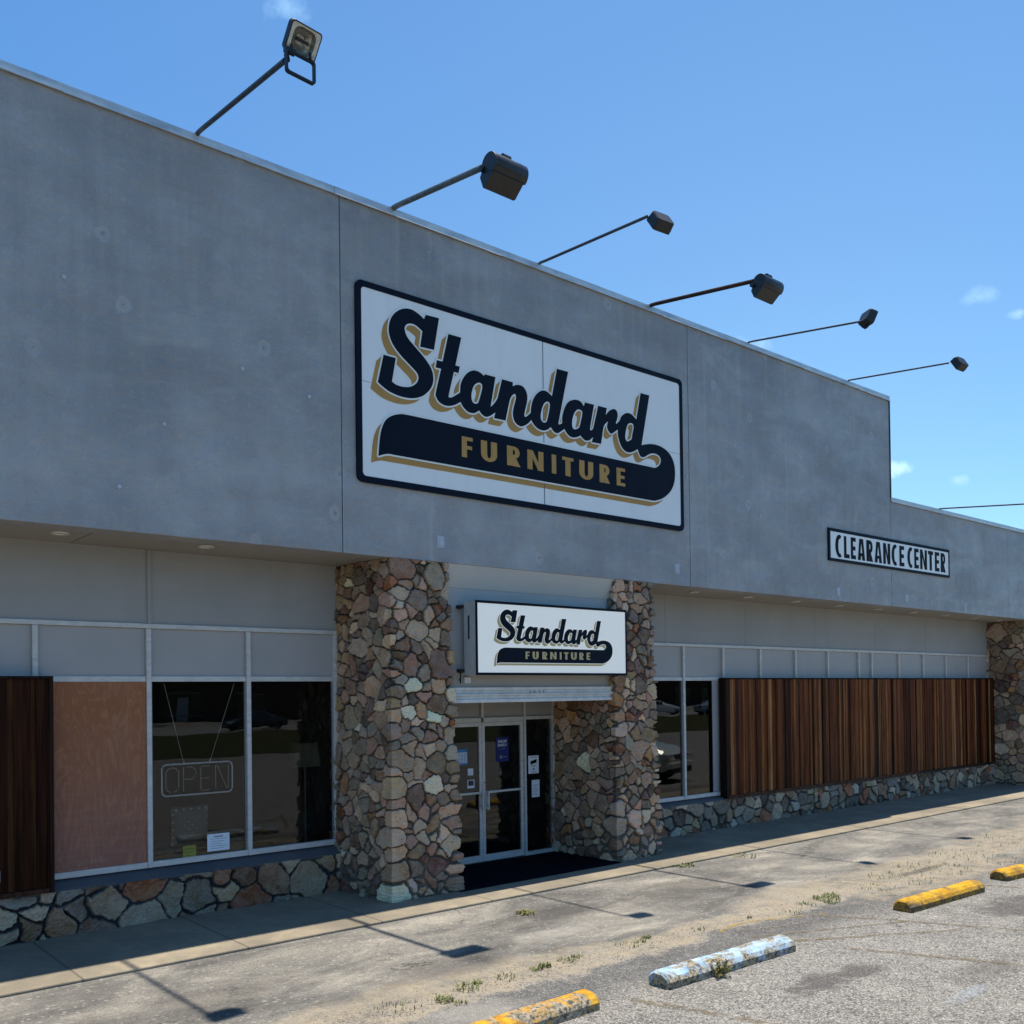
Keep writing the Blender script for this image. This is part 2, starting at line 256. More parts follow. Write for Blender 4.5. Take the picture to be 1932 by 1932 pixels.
def stopmat(name,c1,c2,conc,lo,hi):
    g=G(name,.75,.3); n=g.noise(4.6,7,.62,dist=.7); n2=g.noise(22,6,.7); z=g.sep()
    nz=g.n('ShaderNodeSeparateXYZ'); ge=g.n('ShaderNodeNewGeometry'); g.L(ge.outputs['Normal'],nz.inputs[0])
    cc=g.mix(g.mr(g.noise(7,6,.6),.38,.62,0,1),c1,c2); side=g.mr(g.mt('ABSOLUTE',nz.outputs[2]),.85,.30,0,.80); grime_shade=g.mt('ADD',g.mr(z[2],.085,.0,0,.35),side); k=g.mt('ADD',g.mr(n,lo,hi,0,1),g.mt('MULTIPLY',grime_shade,g.mr(n2,.35,.6,0,1)))  # side faces darkened by normal as painted shade, plus grime near the base
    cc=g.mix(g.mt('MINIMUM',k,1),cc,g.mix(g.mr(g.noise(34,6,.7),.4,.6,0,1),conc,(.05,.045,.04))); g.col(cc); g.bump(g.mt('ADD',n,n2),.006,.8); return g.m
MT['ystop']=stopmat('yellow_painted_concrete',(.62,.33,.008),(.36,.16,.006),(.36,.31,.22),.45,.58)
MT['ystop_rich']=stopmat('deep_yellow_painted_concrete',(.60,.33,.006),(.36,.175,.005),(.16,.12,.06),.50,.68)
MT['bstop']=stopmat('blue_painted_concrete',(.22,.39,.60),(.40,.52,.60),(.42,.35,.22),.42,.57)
MT['mat']=flatmat('navy_entrance_carpet',(.004,.0045,.009),.98,.05,0,.3,30,.004)
MT['paper']=flatmat('white_paper',(.72,.75,.78),.7,.2,0,.04,5)
MT['grey_print']=flatmat('grey_print',(.22,.23,.25),.7,.2)
MT['blue_print']=flatmat('blue_print',(.06,.20,.40),.6,.2)
MT['royal']=flatmat('royal_blue_poster',(.010,.016,.12),.5,.3)
MT['yellow_paper']=flatmat('yellow_paper',(.26,.24,.05),.7,.2)
MT['neon_white']=flatmat('unlit_white_tube',(.72,.76,.80),.3,.5)
MT['neon_red']=flatmat('unlit_red_tube',(.38,.30,.26),.3,.5)
MT['pipe_light']=flatmat('grey_painted_cabinet',(.42,.42,.40),.5,.4,.1,.15,7)
MT['ledge']=panel('dark_sill_paint',(.070,.075,.085),(.15,.145,.135),3)
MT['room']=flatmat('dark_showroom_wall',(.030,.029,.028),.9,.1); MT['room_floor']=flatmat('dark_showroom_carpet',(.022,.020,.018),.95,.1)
MT['rub']=flatmat('black_rubber',(.012,.012,.012),.85,.2)
MT['leaf']=flatmat('weed_leaf',(.17,.185,.07),.7,.2,0,.35,30); MT['dryleaf']=flatmat('dry_weed_leaf',(.20,.18,.06),.8,.2,0,.35,30); MT['pebble']=flatmat('pebble',(.24,.21,.17),.9,.2,0,.5,60)
MT['treeleaf']=flatmat('tree_leaf',(.045,.075,.02),.7,.2,0,.4,2); MT['bark']=flatmat('bark',(.08,.06,.045),.9,.1)
# ------------------------------------------------------------------ object helpers
def tag(o,label=None,cat=None,group=None,kind=None):
    if label: o['label']=label
    if cat: o['category']=cat
    if group: o['group']=group
    if kind: o['kind']=kind
    return o
def empty(name,loc=(0,0,0),label=None,cat=None,group=None):
    o=bpy.data.objects.new(name,None); COL.objects.link(o); o.location=loc; o.empty_display_size=.2; return tag(o,label,cat,group)
class MB:
    """collects shapes, then links them as one mesh"""
    def __init__(s): s.v=[]; s.f=[]; s.mi=[]; s.cur=0; s.at={}
    def add(s,vs,fs):
        b=len(s.v); s.v+=[tuple(v) for v in vs]; s.f+=[tuple(i+b for i in f) for f in fs]; s.mi+=[s.cur]*len(fs); return s
    def box(s,x0,x1,y0,y1,z0,z1):
        return s.add([(x0,y0,z0),(x1,y0,z0),(x1,y1,z0),(x0,y1,z0),(x0,y0,z1),(x1,y0,z1),(x1,y1,z1),(x0,y1,z1)],[(0,3,2,1),(4,5,6,7),(0,1,5,4),(1,2,6,5),(2,3,7,6),(3,0,4,7)])
    def prism(s,prof,a0,a1,axis='x',cap=True):
        # prof: list of 2-D points; extruded along axis
        n=len(prof)
        def P(a,p): return {'x':(a,p[0],p[1]),'y':(p[0],a,p[1]),'z':(p[0],p[1],a)}[axis]
        vs=[P(a0,p) for p in prof]+[P(a1,p) for p in prof]; fs=[(i,(i+1)%n,n+(i+1)%n,n+i) for i in range(n)]
        if cap: fs+=[tuple(range(n-1,-1,-1)),tuple(range(n,2*n))]
        return s.add(vs,fs)
    def tube(s,pts,r,seg=10,cap=True,closed=False):
        pts=[Vector(p) for p in pts]; n=len(pts); vs=[]; rr=r if isinstance(r,(list,tuple)) else [r]*n
        for i,p in enumerate(pts):
            a=pts[i-1] if (i>0 or closed) else p; b=pts[(i+1)%n] if (i<n-1 or closed) else p
            d=(b-a).normalized(); h=Vector((0,0,1)) if abs(d.z)<.9 else Vector((1,0,0)); e=d.cross(h).normalized(); k=e.cross(d)
            vs+=[p+rr[i]*(math.cos(t*2*math.pi/seg)*e+math.sin(t*2*math.pi/seg)*k) for t in range(seg)]
        fs=[]
        for i in range(n if closed else n-1):
            j=(i+1)%n
            fs+=[(i*seg+t,i*seg+(t+1)%seg,j*seg+(t+1)%seg,j*seg+t) for t in range(seg)]
        if cap and not closed: fs+=[tuple(range(seg-1,-1,-1)),tuple((n-1)*seg+t for t in range(seg))]
        return s.add(vs,fs)
    def poly(s,loops,fn):
        vs=[[Vector((p[0],p[1],0)) for p in l] for l in loops]; tr=tessellate_polygon(vs); flat=[p for l in vs for p in l]
        out=[]
        for t in tr:
            a,b,c=[flat[i] for i in t]; area=(b-a).cross(c-a).z
            if abs(area)<1e-10: continue
            out.append(tuple(t) if area>0 else tuple(reversed(t)))
        return s.add([fn(p.x,p.y) for p in flat],out)
    def build(s,name,mats,parent=None,bevel=0,smooth=False,fix=False):
        me=bpy.data.meshes.new(name); me.from_pydata(s.v,[],s.f); me.update()
        for m in (mats if isinstance(mats,(list,tuple)) else [mats]): me.materials.append(MT[m] if isinstance(m,str) else m)
        if any(s.mi): me.polygons.foreach_set('material_index',s.mi)
        if fix:
            bm=bmesh.new(); bm.from_mesh(me); bmesh.ops.recalc_face_normals(bm,faces=bm.faces); bm.to_mesh(me); bm.free()
        o=bpy.data.objects.new(name,me); COL.objects.link(o)
        if parent:
            o.parent=parent
            if parent.type=='EMPTY': o.matrix_parent_inverse=Matrix.Translation(-Vector(parent.location))
        if smooth:
            for p in me.polygons: p.use_smooth=True
        if bevel:
            b=o.modifiers.new('bevel','BEVEL'); b.width=bevel; b.segments=2; b.limit_method='ANGLE'; b.angle_limit=R(35)
        return o
def box(name,m,parent,*d,bevel=0): return MB().box(*d).build(name,m,parent,bevel)
# ================================================================== GROUND
def struct(o): o['kind']='structure'; return o
# asphalt lot: one sheet that reaches the horizon, with the grass verge and the road laid beyond it
def sheet(name,m,x0,x1,y0,y1,z): return struct(MB().add([(x0,y0,z),(x1,y0,z),(x1,y1,z),(x0,y1,z)],[(0,1,2,3)]).build(name,m))
sheet('ground','asphalt',-300,420,-400,300,0)
sheet('verge','lawn',-300,420,-52,-26.5,.02)
sheet('road','road',-300,420,-66,-52.8,.012)
b=MB().box(-40,60,-.775,9,-.15,.028); struct(b.build('pavement','concrete',None,.012))
# painted lines on the lot
def stripes():
    yl=MB(); yf=MB()
    def line(mb,pts,wd,z):
        for i in range(len(pts)-1):
            a=Vector((*pts[i],0)); c=Vector((*pts[i+1],0)); d=(c-a).normalized(); n=Vector((-d.y,d.x,0))*wd/2
            mb.add([(p.x,p.y,z) for p in (a-n,c-n,c+n,a+n)],[(0,1,2,3)])
    line(yf,[(5.72,-4.35),(6.05,-5.43),(6.5,-6.9)],.085,.004)
    line(yl,[(7.98,-3.50),(8.25,-3.43)],.05,.004); line(yl,[(8.26,-3.428),(8.55,-3.43)],.06,.004); line(yl,[(8.56,-3.432),(8.95,-3.57)],.055,.004); line(yl,[(8.96,-3.575),(9.5,-3.80)],.045,.004)
    line(yf,[(9.31,-3.73),(9.72,-4.40),(10.13,-5.25),(10.6,-6.2)],.075,.005)
    line(yf,[(8.20,-4.20),(9.87,-5.14)],.07,.004); line(yf,[(8.38,-4.72),(8.88,-5.80),(9.3,-6.9)],.08,.005)
    line(yf,[(8.05,-3.85),(9.9,-4.62)],.05,.006); line(yf,[(8.1,-3.62),(9.6,-4.10)],.04,.004)
    line(yf,[(12.25,-4.2),(12.7,-5.3),(13.2,-6.6)],.08,.004); line(yf,[(14.9,-4.2),(15.3,-5.3),(15.8,-6.6)],.08,.004); line(yf,[(17.5,-4.2),(18.0,-5.6)],.08,.004)
    o1=yl.build('bright_painted_line','yline'); o2=yf.build('faded_painted_line','yfaint'); struct(o1); struct(o2)
stripes()
# ================================================================== MASONRY
def snoise(P,freq,seed,n=10):
    rs=np.random.RandomState(seed); k=rs.normal(size=(n,P.shape[1])); k/=np.linalg.norm(k,axis=1)[:,None]; k*=freq*(.6+.9*rs.rand(n))[:,None]
    return np.sin(P@k.T*2*math.pi+rs.rand(n)*2*math.pi).sum(1)/math.sqrt(n)
PAL=[((.36,.29,.21),5),((.46,.385,.29),5),((.32,.29,.235),4),((.25,.215,.17),3),((.42,.31,.245),3),((.33,.225,.175),2.4),((.20,.135,.09),2.6),((.36,.21,.085),.8),((.25,.11,.05),1.0),((.13,.07,.055),1.1),((.62,.57,.47),1.4),((.33,.255,.15),2.2),((.20,.175,.15),2)]
def masonry(name,path,z0,z1,cell,size,seed,parent,pal=PAL,mortar=(.085,.072,.056),gap=.0055,amp=.034,batter=None,cap=True):
    """stones laid round a folded strip: power-diagram cells raised from a mortar bed"""
    rs=np.random.RandomState(seed); pts=[np.array(p,float) for p in path]
    seg=[np.linalg.norm(pts[i+1]-pts[i]) for i in range(len(pts)-1)]; U=sum(seg); H=z1-z0
    us=[];corner=[]; acc=0
    nrm=[]
    for i,L in enumerate(seg):
        d=(pts[i+1]-pts[i])/L; nrm.append(np.array([d[1],-d[0]])); k=max(1,int(round(L/cell)))
        for j in range(k): us.append((acc+L*j/k,i,L*j/k))
        acc+=L
    us.append((U,len(seg)-1,seg[-1])); nu=len(us); nv=max(2,int(round(H/cell))+1); vs=np.linspace(0,H,nv)
    uu=np.array([q[0] for q in us]); GU,GV=np.meshgrid(uu,vs,indexing='ij'); P=np.stack([GU.ravel(),GV.ravel()],1)
    # seeds by dart throwing with varied radii
    sd=[];rad=[]; tries=int(60*U*H/size**2)
    for t in range(tries):
        r=size*rs.choice([.30,.42,.55,.72,.95],p=[.20,.26,.27,.18,.09]); p=np.array([rs.rand()*(U+.2)-.1,rs.rand()*(H+.2)-.1])
        if sd:
            q=np.array(sd)-p; dd=np.hypot(q[:,0]*.92,q[:,1]*1.12)
            if (dd<(np.array(rad)+r)*.80).any(): continue
        sd.append(p); rad.append(r)
    sd=np.array(sd); rad=np.array(rad); n=len(sd); w2=(rad**2)*.9
    th=rs.normal(size=n)*.35; ex=np.exp(rs.normal(size=n)*.30); ca_,sa_=np.cos(th),np.sin(th)
    # every stone measures distance in its own stretched, tilted frame
    A11=ca_**2*ex+sa_**2/ex*1.15; A22=sa_**2*ex+ca_**2/ex*1.15; A12=ca_*sa_*(ex-1/ex)
    Q2=P+np.stack([snoise(P,2.6,seed+1),snoise(P,2.6,seed+2)],1)*.021+np.stack([snoise(P,15,seed+3),snoise(P,15,seed+4)],1)*.0045; Pw=Q2
    N=len(P); idx=np.zeros(N,int); ed=np.zeros(N)
    for a in range(0,N,20000):
        q=Q2[a:a+20000]; dx=q[:,0:1]-sd[None,:,0]; dy=q[:,1:2]-sd[None,:,1]
        D=A11*dx*dx+2*A12*dx*dy+A22*dy*dy-w2[None]
        K=min(8,n-1); ii=np.argpartition(D,K,axis=1)[:,:K+1]; Dk=np.take_along_axis(D,ii,1); o=np.argsort(Dk,1); ii=np.take_along_axis(ii,o,1); Dk=np.take_along_axis(Dk,o,1)
        def gr(i):
            ddx=q[:,0]-sd[i,0]; ddy=q[:,1]-sd[i,1]; return 2*(A11[i]*ddx+A12[i]*ddy),2*(A12[i]*ddx+A22[i]*ddy)
        i0=ii[:,0]; g0=gr(i0); best=np.full(len(q),9.)
        for k in range(1,K+1):
            gk=gr(ii[:,k]); gl=np.hypot(gk[0]-g0[0],gk[1]-g0[1])+1e-6; best=np.minimum(best,(Dk[:,k]-Dk[:,0])/gl)
        idx[a:a+20000]=i0; ed[a:a+20000]=best
    gp=gap*(.35+1.3*rs.rand(n)**1.5)[idx]*(1+.45*snoise(P,6,seed+5)); low=(np.clip(1-(P[:,1]+.12*snoise(P,1.1,seed+30))/1.25,0,1)+.8*np.clip(snoise(P,.7,seed+31)-.7,0,1))*(H>2); gp=gp*(1+1.9*np.clip(low,0,1)); e=np.clip((ed-gp)/.011,0,1); dome=(1-(1-e)**2)
    am=(amp*(.55+.9*rs.rand(n)))[idx]; rel=Pw-sd[idx]; tilt=(rs.normal(size=(n,2))*.13)[idx]
    facet=np.abs(snoise(Pw,2.5,seed+8))*.35
    h=dome*(am+(rel*tilt).sum(1)+.0060*snoise(P,6,seed+6)+.0035*snoise(P,17,seed+7)+.0020*snoise(P,34,seed+17)-am*.45*facet)
    h=np.where(e>0,np.maximum(h,.001),-.010+.003*snoise(P,20,seed+9))
    h=h.reshape(GU.shape)
    # colours
    wts=np.array([x[1] for x in pal],float); wts/=wts.sum(); pc=np.array([x[0] for x in pal]); ci=rs.choice(len(pal),n,p=wts); cs=pc[ci]*np.array([1.40,1.15,.95])*(.55+.95*rs.rand(n))[:,None]; cs=cs*(1+rs.normal(size=(n,3))*.025)
    cv=np.clip(cs[idx],0,1); mo=(np.clip(1-(ed-gp)/.006,0,1))
    V=np.zeros((nu,nv,3)); 
    for a,(u,i,l) in enumerate(us):
        nm=nrm[i]; base=pts[i]+(pts[i+1]-pts[i])*(l/seg[i])
        if l<1e-9 and i>0:
            m=nrm[i-1]+nrm[i]; nm=m/(1+nrm[i-1]@nrm[i])
        off=h[a]+(batter(vs+z0) if batter is not None else 0)
        V[a,:,0]=base[0]+nm[0]*off; V[a,:,1]=base[1]+nm[1]*off; V[a,:,2]=z0+vs
    me=bpy.data.meshes.new(name); I=np.arange(nu*nv).reshape(nu,nv)
    q=np.stack([I[:-1,:-1],I[1:,:-1],I[1:,1:],I[:-1,1:]],-1).reshape(-1,4)
    me.vertices.add(nu*nv); me.vertices.foreach_set('co',V.reshape(-1)); me.loops.add(q.size); me.loops.foreach_set('vertex_index',q.ravel().astype(np.int32)); me.polygons.add(len(q)); me.polygons.foreach_set('loop_start',np.arange(0,q.size,4,dtype=np.int32))
    me.update(calc_edges=True)
    def ca(nm,arr):
        at=me.color_attributes.new(nm,'FLOAT_COLOR','POINT'); at.data.foreach_set('color',np.concatenate([arr,np.ones((len(arr),1))],1).astype(np.float32).ravel())
    ca('stone',cv); ca('mcol',np.array(mortar)[None]*(1+1.3*np.clip(low,0,1))[:,None]); 
    at=me.attributes.new('mortar','FLOAT','POINT'); at.data.foreach_set('value',mo.astype(np.float32))
    me.materials.append(MT['stone']); o=bpy.data.objects.new(name,me); COL.objects.link(o); me.polygons.foreach_set('use_smooth',np.zeros(len(q),bool))
    if parent:
        o.parent=parent
        if parent.type=='EMPTY': o.matrix_parent_inverse=Matrix.Translation(-Vector(parent.location))
    return o
# ================================================================== STORE BUILDING
W=1.10; ZB=4.163; ZT=8.36; ZLOW=6.313; XS1,XS2,XS3=5.62,11.913,18.25
ZBAND=3.306; ZHEAD=2.715; ZSILL=.625
B=empty('store_building',(9,0,0),'long flat-roofed grey stucco store with fieldstone piers and storefront windows','store building')
# fascia: thick panels standing on the soffit line, split at the three sealed joints
fb=MB()
fb.box(-9,XS1-.006,0,.30,ZB,ZT); fb.box(XS1+.006,XS2-.006,0,.30,ZB,ZT); fb.box(XS2+.006,XS3-.005,0,.30,ZB,ZT); fb.box(XS3+.005,34,0,.30,ZB,ZLOW)
fb.build('fascia','stucco',B,.006)
sb=MB()
for x in (XS1,XS2): sb.box(x-.0055,x+.0055,.008,.2,ZB+.01,ZT-.01)
sb.box(XS3-.0045,XS3+.0045,.008,.2,ZB+.01,ZLOW-.01); sb.build('joint_sealant','seam',B)
sl=MB()
for x,z1 in ((XS1,5.6),(XS2,ZT-.3),(XS3,5.1)): sl.box(x+.007,x+.013,-.003,.004,ZB+.02,z1)
sl.build('joint_edge','seam_light',B)
# coping in lengths with lapped joints
cb=MB(); xs=[-9,-6.1,-2.9,.35,2.6,5.55,8.05,9.05,11.3,12.9,15.15,17.35,18.27]
for i in range(len(xs)-1):
    d=.003*(i%2); dz=.006*((i*7)%3)
    prof=[(-.034-d,ZT-.036-dz*.5),(-.006-d,ZT-.028-dz*.5),(-.004-d,ZT+.012),(.32,ZT+.012),(.32,ZT+.03+d),(.012,ZT+.062+dz*.4+d),(-.010-d,ZT+.060),(-.010-d,ZT-.020),(-.034-d,ZT-.030-dz*.5)]
    cb.prism(prof,xs[i]+.001,xs[i+1]-.001)
xs=[18.275,21.3,24.4,27.4,30.5,34]
for i in range(len(xs)-1):
    d=.003*(i%2); prof=[(-.034-d,ZLOW-.036),(-.006-d,ZLOW-.028),(-.004-d,ZLOW+.012),(.32,ZLOW+.012),(.32,ZLOW+.03+d),(.012,ZLOW+.062+d),(-.010-d,ZLOW+.060),(-.010-d,ZLOW-.020),(-.034-d,ZLOW-.030)]
    cb.prism(prof,xs[i]+.001,xs[i+1]-.001)
cb.build('coping','coping',B)
MB().box(XS3-.001,XS3+.022,-.016,.31,ZLOW+.05,ZT-.03).build('corner_trim','pipe_dark',B)
# roof and outer walls behind
MB().box(-9,34,.31,9.6,ZB+1.2,ZB+1.45).build('roof','soffit',B)
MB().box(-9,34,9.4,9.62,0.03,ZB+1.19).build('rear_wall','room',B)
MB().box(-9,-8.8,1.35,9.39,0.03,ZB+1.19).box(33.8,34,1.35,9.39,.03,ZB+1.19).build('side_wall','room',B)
# soffit boards
s=MB(); cuts=[-9,-6.1,-3.05,-.1,2.934,6.05]
for i in range(len(cuts)-1): s.box(cuts[i]+.008,cuts[i+1]-.008,.302,W+.02,ZB+.004-.002*(i%2),ZB+.04)
cuts=[11.02,13.9,16.9,19.9,22.9,25.25,28,31,34]
for i in range(len(cuts)-1): s.box(cuts[i]+.008,cuts[i+1]-.008,.302,W+.02,ZB+.004-.002*(i%2),ZB+.04)
s.build('soffit','soffit',B)
MB().box(6.06,11.01,.302,1.6,ZB+.004,ZB+.04).build('entrance_soffit','soffit',B)
def downlight(x,y,i):
    o=MB()
    # ring
    seg=28; z=ZB-.012
    prof=[(.088,z+.012),(.088,z),(.070,z-.004),(.062,z+.002),(.058,z+.012)]
    vs=[(x+r*math.cos(t*2*math.pi/seg),y+r*math.sin(t*2*math.pi/seg),zz) for r,zz in prof for t in range(seg)]
    fs=[(a*seg+t,a*seg+(t+1)%seg,(a+1)*seg+(t+1)%seg,(a+1)*seg+t) for a in range(len(prof)-1) for t in range(seg)]
    o.add(vs,fs); q=o.build('downlight','alu',B,smooth=True,fix=True)
    m=MB(); m.prism([(x+.057*math.cos(t*2*math.pi/20),y+.057*math.sin(t*2*math.pi/20)) for t in range(20)],z+.009,z+.0135,'z'); m.build('lens','lampface',q)
k=0
for x in (-1.83,-.33,1.17,2.67,4.17): downlight(x,.46,k)
for x in (12.6,14.1,15.6,17.1,18.6,20.1,21.6,23.1,24.4): downlight(x,.5,k)
# upper wall boards with cover strips
u=MB(); segs=[(-9,-2.3),(-2.3,.75),(.75,3.765),(3.765,6.16),(11.0,12.564),(12.564,14.844),(14.844,17.173),(17.173,19.544),(19.544,21.864),(21.864,25.2),(26.1,34)]
for a,c in segs: u.box(a+.003,c-.003,W+.0,W+.04,ZBAND+.03,ZB+.002)
u.build('upper_wall','upper',B)
t=MB()
for x in (-2.3,.75,3.765): t.box(x-.020,x+.020,W-.022,W-.0005,ZBAND+.031,ZB-.002)
t.build('cover_strip','upper',B)
t=MB()
for x in (12.564,14.844,17.173,19.544,21.864): t.box(x-.004,x+.004,W+.01,W+.035,ZBAND+.03,ZB)
t.build('joint_shadow_gap','seam',B)
box('band_rail','alu',B,-9,6.16,W-.03,W+.03,ZBAND-.022,ZBAND+.028,bevel=.003); box('band_rail','alu',B,11,25.2,W-.03,W+.03,ZBAND-.022,ZBAND+.028,bevel=.003)
ML=[-3.3,-2.13,-.96,.22,1.40,2.581,3.751,4.935,6.115]; MR=[11.85,13.014,14.132,15.276,16.45,17.623,18.829,19.368,20.546,21.689,22.814,23.991,25.143]
def storefront(M,endR):
    # transom row
    for i in range(len(M)-1):
        box('transom_panel','transom',B,M[i]+.03,M[i+1]-.03,W+.012,W+.03,ZHEAD+.03,ZBAND-.024)
    mb=MB()
    for x in M: mb.box(x-.027,x+.027,W-.035,W+.045,ZSILL-.02,ZBAND-.024)
    mb.build('mullion','alu',B,.004)
    mb=MB(); 
    for i in range(len(M)-1): mb.box(M[i]+.029,M[i+1]-.029,W-.015,W+.04,ZHEAD-.03,ZHEAD+.03)
    mb.build('head_rail','alu',B,.003)
    mb=MB(); 
    for i in range(len(M)-1): mb.box(M[i]+.029,M[i+1]-.029,W-.028,W+.04,ZSILL-.02,ZSILL+.045)
    mb.build('sill_rail','alu',B,.003)
storefront(ML,6.15); storefront(MR,25.2)
box('end_jamb','alu_dark',B,6.144,6.20,W-.03,W+.06,ZSILL-.03,ZBAND-.023); box('end_jamb','alu_dark',B,11.70,11.82,W-.03,W+.06,ZSILL-.03,ZBAND-.023)
def pane(a,c,z0=ZSILL+.046,z1=ZHEAD-.031,y=W+.014,name='window_pane',stops=True):
    o=MB().add([(a,y,z0),(c,y,z0),(c,y,z1),(a,y,z1)],[(0,1,2,3)]).build(name,'glass',B)
    if stops:
        s=MB(); e=.014
        s.box(a,a+e,y-.012,y+.02,z0,z1).box(c-e,c,y-.012,y+.02,z0,z1); s.build('glazing_stop','alu_dark',o)
    return o
pane(3.751+.03,4.935-.03); pane(4.935+.03,6.115-.03); pane(13.014-1.13,13.014-.03); pane(13.014+.03,14.132-.03)
for i in range(5): pane(ML[i]+.03,ML[i+1]-.03,stops=False)
box('window_filler','transom',B,13.83,14.10,W+.002,W+.012,ZSILL+.05,ZHEAD-.033)
# knee walls with a dark painted ledge
KPAL=[((.32,.28,.21),4),((.44,.39,.30),3),((.24,.155,.09),3),((.20,.19,.17),1.5),((.27,.12,.055),2),((.34,.27,.17),2),((.15,.10,.07),1.5)]
masonry('knee_wall',[(-3.5,.985),(6.22,.985)],.03,.50,.0115,.36,11,B,KPAL,(.045,.048,.056),.013,.035)
masonry('knee_wall',[(10.95,.985),(25.25,.985)],.03,.535,.0145,.28,12,B,KPAL+[((.36,.34,.31),4)],(.060,.057,.057),.010,.035)
def ledge(x0,x1,z):
    MB().prism([(.965,z-.012),(.965,z+.012),(.99,z+.03),(W+.03,ZSILL-.022),(W+.03,z-.05),(1.0,z-.05)],x0,x1).build('sill_ledge','ledge',B,.004)
ledge(-3.5,6.19,.495); ledge(10.98,25.2,.53)
MB().box(-9,6.2,W+.035,W+.2,.03,ZSILL-.03).box(11.7,25.2,W+.035,W+.2,.03,ZSILL-.03).build('stem_wall','room',B)
# fieldstone piers
bat=lambda z:.115*(1-np.clip(z/4.16,0,1))**1.3
masonry('stone_pier',[(6.17,1.2),(6.285,.02),(7.12,.02),(7.12,1.42)],.03,4.16,.0105,.205,21,B,batter=lambda z:bat(z)*.8)
masonry('stone_pier',[(10.12,1.42),(10.155,.02),(10.96,.02),(11.0,1.2)],.03,4.16,.0105,.20,22,B,batter=lambda z:bat(z)*.6)
masonry('stone_pier',[(25.16,1.2),(25.2,.02),(26.1,.02),(26.1,1.2)],.03,4.16,.018,.26,23,B,batter=lambda z:bat(z)*.6)
for a_,c_ in ((6.36,7.06),(10.24,10.90),(25.30,26.02)): box('pier_core','room',B,a_,c_,.09,1.1,.03,4.155)
# entrance header: a canted cove board, the painted header and its metal track
hx0,hx1=7.12,10.16
MB().add([(7.09,.012,ZB-.001),(10.27,.012,ZB-.001),(10.16,.098,3.868),(7.12,.098,3.868),(7.09,.05,ZB-.001),(10.27,.05,ZB-.001),(10.16,.13,3.868),(7.12,.13,3.868)],[(0,3,2,1),(3,7,6,2),(1,2,6,5),(0,4,7,3)]).build('cove_board','cove',B)
MB().box(hx0,hx1,.10,.16,2.50,3.866).build('entrance_header','header',B)
tr=MB(); tr.box(hx0,hx1-.02,.045,.099,2.545,2.585).box(hx0,hx1-.02,.03,.10,2.475,2.5).box(hx0,hx1-.02,.06,.098,2.50,2.544).box(hx0,hx1-.03,.035,.12,2.385,2.43).box(hx0,hx1-.03,.06,.11,2.43,2.474)
tr.build('shutter_track','white_trim',B,.004)
MB().box(hx0-.03,hx1+.03,.165,1.30,2.60,2.64).build('vestibule_ceiling','soffit',B)
# entrance doors
D=1.30
df=MB()
for x in (7.17,7.83): df.box(x-.03,x+.03,D-.05,D+.05,.03,2.60)
for x in (8.652,): df.box(x-.022,x+.022,D-.045,D+.05,2.152,2.60)
df.box(9.452,9.492,D-.05,D+.05,.03,2.60); df.box(10.04,10.095,D-.05,D+.06,.03,2.60)
for a,c in ((7.861,8.629),(8.675,9.451)): df.box(a,c,D-.04,D+.05,2.082,2.150)
df.box(7.201,7.799,D-.04,D+.05,2.10,2.15).box(9.493,10.039,D-.04,D+.05,2.10,2.15).box(7.201,7.799,D-.04,D+.05,.03,.085).box(9.493,10.039,D-.04,D+.05,.03,.085)
df.build('door_frame','alu',B,.003)
for a,c in ((7.201,7.799),(7.861,8.629),(8.675,9.451),(9.493,10.039)): box('transom_panel','upper',B,a,c,D,D+.02,2.151,2.598)
for a,c in ((7.201,7.799),(9.493,10.039)): pane(a,c,.086,2.099,D+.005,'sidelight_pane')
def door_leaf(x0,x1,hx):
    m=MB(); y0,y1=D-.022,D+.022
    m.box(x0,x0+.052,y0,y1,.04,2.078).box(x1-.052,x1,y0,y1,.04,2.078).box(x0+.0521,x1-.0521,y0+.001,y1-.001,.04,.135).box(x0+.0521,x1-.0521,y0+.001,y1-.001,2.022,2.078)
    o=m.build('door','alu',B,.003)
    MB().add([(x0+.05,D,.13),(x1-.05,D,.13),(x1-.05,D,2.03),(x0+.05,D,2.03)],[(0,1,2,3)]).build('pane','glass',o)
    MB().box(x0+.053,x1-.053,D-.035,D-.004,1.035,1.068).build('push_bar','alu',o,.004)
    h=MB(); h.tube([(hx,D-.075,.80),(hx,D-.075,1.07)],.017,12).tube([(hx,D-.02,.86),(hx,D-.075,.86)],.010,8).tube([(hx,D-.02,1.01),(hx,D-.075,1.01)],.010,8); h.box(hx-.03,hx+.03,D-.027,D-.0225,.80,1.07)
    h.build('handle','alu',o)
    return o
door_leaf(7.862,8.650,8.615); dr=door_leaf(8.656,9.450,8.722)
MB().tube([(8.69,D-.023,1.20),(8.69,D-.035,1.20)],.014,12).build('lock','alu_dark',dr)
# small wall plates on the fascia
pl=MB()
for x,z in ((7.02,4.42),(11.58,4.42),(16.25,4.34),(18.85,4.36),(-.3,4.35),(21.5,4.3)): pl.box(x-.055,x+.055,-.006,.001,z-.075,z+.075).box(x-.03,x+.03,-.012,-.006,z-.05,z+.02)
pl.build('junction_plate','seam_light',B,.004)
sc=MB()
for px,z in ((.9,6.6),(1.9,7.05),(2.6,6.55),(3.55,5.3),(4.4,6.05),(5.2,5.9),(1.75,4.55),(3.1,4.6),(11.85,5.9),(-.2,6.0),(13.1,6.6),(14.7,7.1),(16.4,6.8),(13.8,5.5)): sc.tube([(px,-.012,z),(px,.01,z)],.022,8)
sc.build('old_anchor','seam_light',B)
